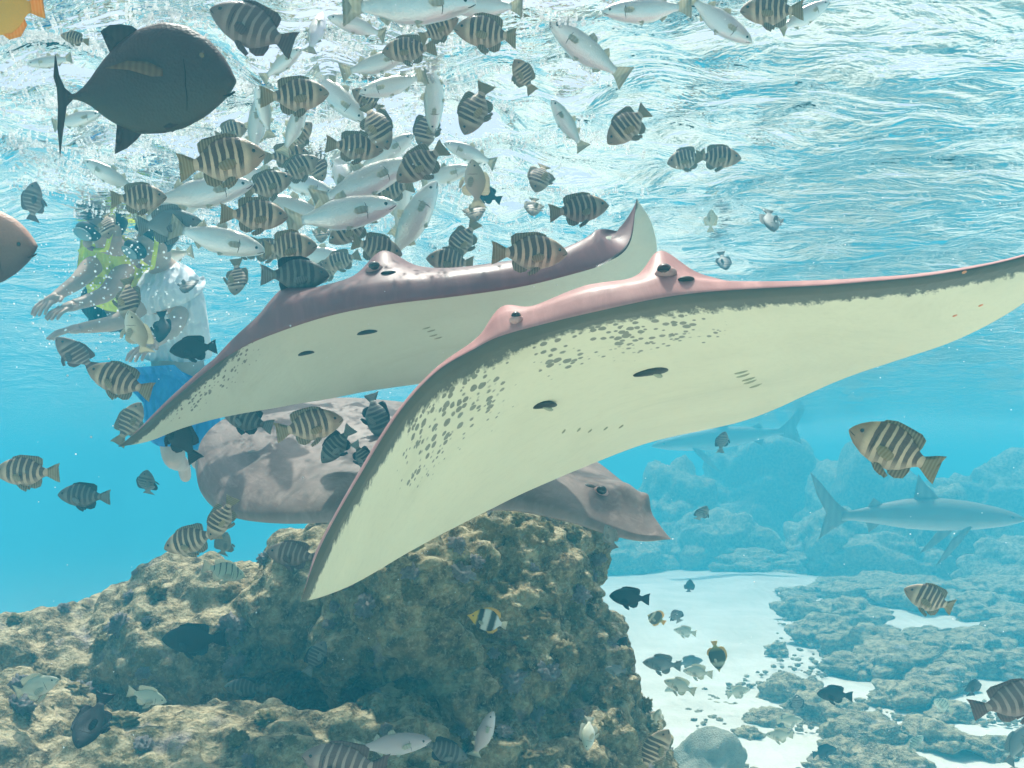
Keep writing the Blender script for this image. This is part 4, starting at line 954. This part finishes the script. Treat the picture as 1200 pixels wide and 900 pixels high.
def hand(pts, edges, wrist, w, dirv, nrm, s=1.):
    """five unequal bent fingers rooted in a palm"""
    d = dirv.normalized(); n = (nrm - d * nrm.dot(d)).normalized(); x = d.cross(n)
    pts[w + 'palm'] = (wrist + d * .06 * s, (.036 * s, .018 * s)); edges.append((w, w + 'palm'))
    for i, (off, ln) in enumerate(((-.030, .062), (-.010, .075), (.010, .080), (.030, .070))):
        a = wrist + d * .085 * s + x * off * s; b = a + d * ln * .55 * s + x * off * .2 * s - n * .006 * s; c = b + d * ln * .45 * s - n * .022 * s
        for q, v, r in (('a', a, .010), ('b', b, .0085), ('c', c, .007)): pts[f'{w}f{i}{q}'] = (v, r * s)
        edges += [(w + 'palm', f'{w}f{i}a'), (f'{w}f{i}a', f'{w}f{i}b'), (f'{w}f{i}b', f'{w}f{i}c')]
    a = wrist + d * .03 * s - x * .045 * s; b = a + d * .04 * s - x * .022 * s
    pts[w + 'ta'] = (a, .011 * s); pts[w + 'tb'] = (b, .008 * s); edges += [(w + 'palm', w + 'ta'), (w + 'ta', w + 'tb')]
def snorkeller(label, J, shirt_m, shorts_m, sleeve=True, shirt_r=1.18, face=None):
    rad = dict(pelvis=(.135, .10), waist=(.12, .09), chest=(.15, .105), neck=.055, head0=.075, head=(.085, .10), crown=.06, ls=.06, le=.042, lw=.028, rs=.06, re=.042, rw=.028,
               lh=.085, lk=.058, la=.036, lt=.03, rh=.085, rk=.058, ra=.036, rt=.03)
    pts = {k: (P(*v), rad[k]) for k, v in J.items()}
    E = [('pelvis', 'waist'), ('waist', 'chest'), ('chest', 'neck'), ('neck', 'head0'), ('head0', 'head'), ('head', 'crown')]
    for s in 'lr': E += [('chest', s + 's'), (s + 's', s + 'e'), (s + 'e', s + 'w'), ('pelvis', s + 'h'), (s + 'h', s + 'k'), (s + 'k', s + 'a'), (s + 'a', s + 't')]
    base = dict(pts); baseE = list(E)
    for s in 'lr': hand(pts, E, pts[s + 'w'][0], s + 'w', pts[s + 'w'][0] - pts[s + 'e'][0], Vector((0, -.3, 1)))
    c = base['pelvis'][0].copy()
    root = empty('person', c); tag(root, label, 'person')
    off = lambda me: (me.transform(Matrix.Translation(-c)), me)[1]
    obj('body', off(skin_mesh('body', pts, E, M_SKIN, 'pelvis')), root)
    def scl(keys, f, edges, root_, extra={}):
        q = {k: (base[k][0], tuple(x * f for x in (base[k][1] if isinstance(base[k][1], tuple) else (base[k][1],) * 2))) for k in keys}; q.update(extra)
        return skin_mesh('cloth', q, edges, None, root_)
    def half(a, b, t, r): return (base[a][0].lerp(base[b][0], t), r)
    sk = {}; se = [('waist', 'chest'), ('pelvis', 'waist')]
    for s in 'lr':
        sk[s + 'm'] = half(s + 's', s + 'e', .55 if sleeve else .1, (.062, .062)); se += [('chest', s + 's'), (s + 's', s + 'm')]
    sk['nk'] = half('chest', 'neck', .75, (.075, .07)); se.append(('chest', 'nk'))
    m1 = scl(['pelvis', 'waist', 'chest', 'ls', 'rs'], shirt_r, se, 'waist', sk); m1.materials.clear(); m1.materials.append(shirt_m); obj('shirt', off(m1), root)
    sk = {s + 'm': half(s + 'h', s + 'k', .9, (.13, .13)) for s in 'lr'}
    m2 = scl(['pelvis', 'lh', 'rh'], 1.5, [('pelvis', 'lh'), ('pelvis', 'rh'), ('lh', 'lm'), ('rh', 'rm')], 'pelvis', sk); m2.materials.clear(); m2.materials.append(shorts_m); obj('shorts', off(m2), root)
    # head: hair, mask and snorkel; face looks along fd
    hd = base['head'][0]; upv = (base['crown'][0] - base['head0'][0]).normalized(); fd = Vector(face or (-.4, -1, -.1)); fd = (fd - upv * fd.dot(upv)).normalized(); rt = fd.cross(upv)
    M = Matrix((rt, fd, upv)).transposed().to_4x4(); M.translation = hd - c
    def hp(name, me): o = obj(name, me, root); o.matrix_local = M; return o
    hp('hair', blob_mesh('hair', M_HAIR, .090, .104, .10, 20, 14, lambda v: Vector((v.x, v.y - .02 - max(0, v.y) * .55 * (1 if v.z < .05 else .4), v.z + .03))))
    mk = hp('mask', blob_mesh('mask', M_RUB, .078, .035, .045, 16, 10, lambda v: v + Vector((0, .085, .015))))
    g = obj('mask_glass', blob_mesh('mask_glass', M_GLASS, .062, .012, .032, 16, 8, lambda v: v + Vector((0, .118, .015))), mk)
    hp('nose', blob_mesh('nose', M_SKIN, .016, .025, .022, 10, 8, lambda v: v + Vector((0, .105, -.035)))); hp('mouth', blob_mesh('mouth', skin_mat('lips', (.40, .16, .14), (.50, .22, .19)), .028, .014, .010, 10, 8, lambda v: v + Vector((0, .095, -.068))))
    for s in (1, -1): hp('ear', blob_mesh('ear', M_SKIN, .012, .022, .032, 10, 8, lambda v: v + Vector((s * .09, .0, .0))))
    tb = skin_mesh('snorkel', {'a': (Vector((-.02, .10, -.07)), .011), 'b': (Vector((-.09, .08, -.06)), .011), 'c': (Vector((-.12, .03, .06)), .011), 'd': (Vector((-.11, -.02, .20)), .011)}, [('a', 'b'), ('b', 'c'), ('c', 'd')], M_YEL, 'a'); hp('snorkel', tb)
    return root
D = 4.9
snorkeller('person in white shirt and blue shorts snorkelling beside the feeding fish', dict(
    pelvis=(208, 422, D), waist=(206, 378, D - .04), chest=(198, 334, D - .12), neck=(188, 306, D - .18), head0=(184, 299, D - .22), head=(178, 286, D - .27), crown=(173, 270, D - .30),
    ls=(178, 345, D - .25), le=(140, 378, D - .35), lw=(100, 384, D - .42), rs=(222, 330, D + .02), re=(205, 385, D - .25), rw=(178, 402, D - .42),
    lh=(197, 440, D - .06), lk=(203, 538, D - .05), la=(215, 545, D + .38), lt=(218, 562, D + .5), rh=(221, 440, D + .06), rk=(236, 542, D + .1), ra=(244, 545, D + .52), rt=(247, 560, D + .64)),
    M_WHITE, M_BLUE, True, 1.5, (-.8, -.8, -.5))
D = 4.75
snorkeller('person in yellow vest and black shorts snorkelling behind the white shirt', dict(
    pelvis=(142, 345, D + .35), waist=(140, 325, D + .22), chest=(133, 302, D + .05), neck=(128, 284, D - .05), head0=(126, 278, D - .09), head=(122, 266, D - .13), crown=(118, 250, D - .16),
    ls=(112, 306, D), le=(94, 328, D - .12), lw=(70, 344, D - .22), rs=(152, 308, D + .08), re=(125, 345, D - .1), rw=(92, 356, D - .22),
    lh=(134, 352, D + .42), lk=(128, 372, D + .78), la=(140, 360, D + 1.15), lt=(142, 366, D + 1.3), rh=(151, 352, D + .46), rk=(158, 380, D + .8), ra=(165, 372, D + 1.2), rt=(167, 378, D + 1.35)),
    M_YEL, M_BLK, False, 1.4, (-.6, -1, -.3))

# ------------------------------------------------------------------ bubbles churned up under the surface
def bubbles():
    r = np.random.default_rng(21); V = []; F = []; n = 0
    bm = bmesh.new(); bmesh.ops.create_icosphere(bm, subdivisions=1, radius=1)
    bv = np.array([q.co for q in bm.verts]); bf = np.array([[x.index for x in q.verts] for q in bm.faces]); bm.free()
    C = []
    for i in range(230):      # streaks of foam clinging to the surface over the school
        cx, cy = min(.25, r.normal(-.9, .7)), r.normal(3.3, .8); ang = r.normal(.35, .35); ln = r.uniform(.03, .22)
        for k in range(int(14 + ln * 260)):
            t = r.normal(0, ln); w = r.normal(0, .014 + ln * .06)
            C.append((cx + t * math.cos(ang) - w * math.sin(ang), cy + t * math.sin(ang) + w * math.cos(ang), None, r.uniform(.002, .0062)))
    for i in range(1500):     # loose bubbles and specks in the water
        d = r.uniform(1.9, 5.5); q = P(r.uniform(-60, 1260), r.uniform(-20, 420) if r.random() < .8 else r.uniform(0, 900), d)
        if q.z < SURF_Z - .03: C.append((q.x, q.y, q.z, r.uniform(.0006, .0018) * (.6 + d * .25)))
    for i in range(420):      # fizz around the snorkellers
        q = P(r.normal(165, 60), r.normal(330, 50), r.uniform(4.0, 4.6))
        if q.z < SURF_Z - .03: C.append((q.x, q.y, q.z, r.uniform(.0015, .0055)))
    xs = np.array([c[0] for c in C]); ys = np.array([c[1] for c in C]); zw = wave_height(xs, ys) / (1 + (np.hypot(xs, ys - 3) / 22) ** 2)
    for c, z in zip(C, zw):
        zz = SURF_Z + z - c[3] * .9 if c[2] is None else c[2]
        V.append(bv * c[3] + np.array([c[0], c[1], zz])); F.append(bf + n); n += len(bv)
    m = NT('bubble'); m.finish((.92, .94, .95), .15, None, .6)
    tl = m.n('BsdfTranslucent', i_Color=(.97, .97, .97, 1)); mx = m.n('MixShader'); mx.inputs[0].default_value = .85; m.l(m.b.outputs[0], mx.inputs[1]); m.l(tl.outputs[0], mx.inputs[2]); m.l(mx.outputs[0], m.out.inputs['Surface'])
    tag(obj('bubbles', mesh_np('bubbles', np.concatenate(V), np.concatenate(F), [m.m])), 'white air bubbles and foam under the water surface', 'bubbles', kind='stuff')
bubbles()
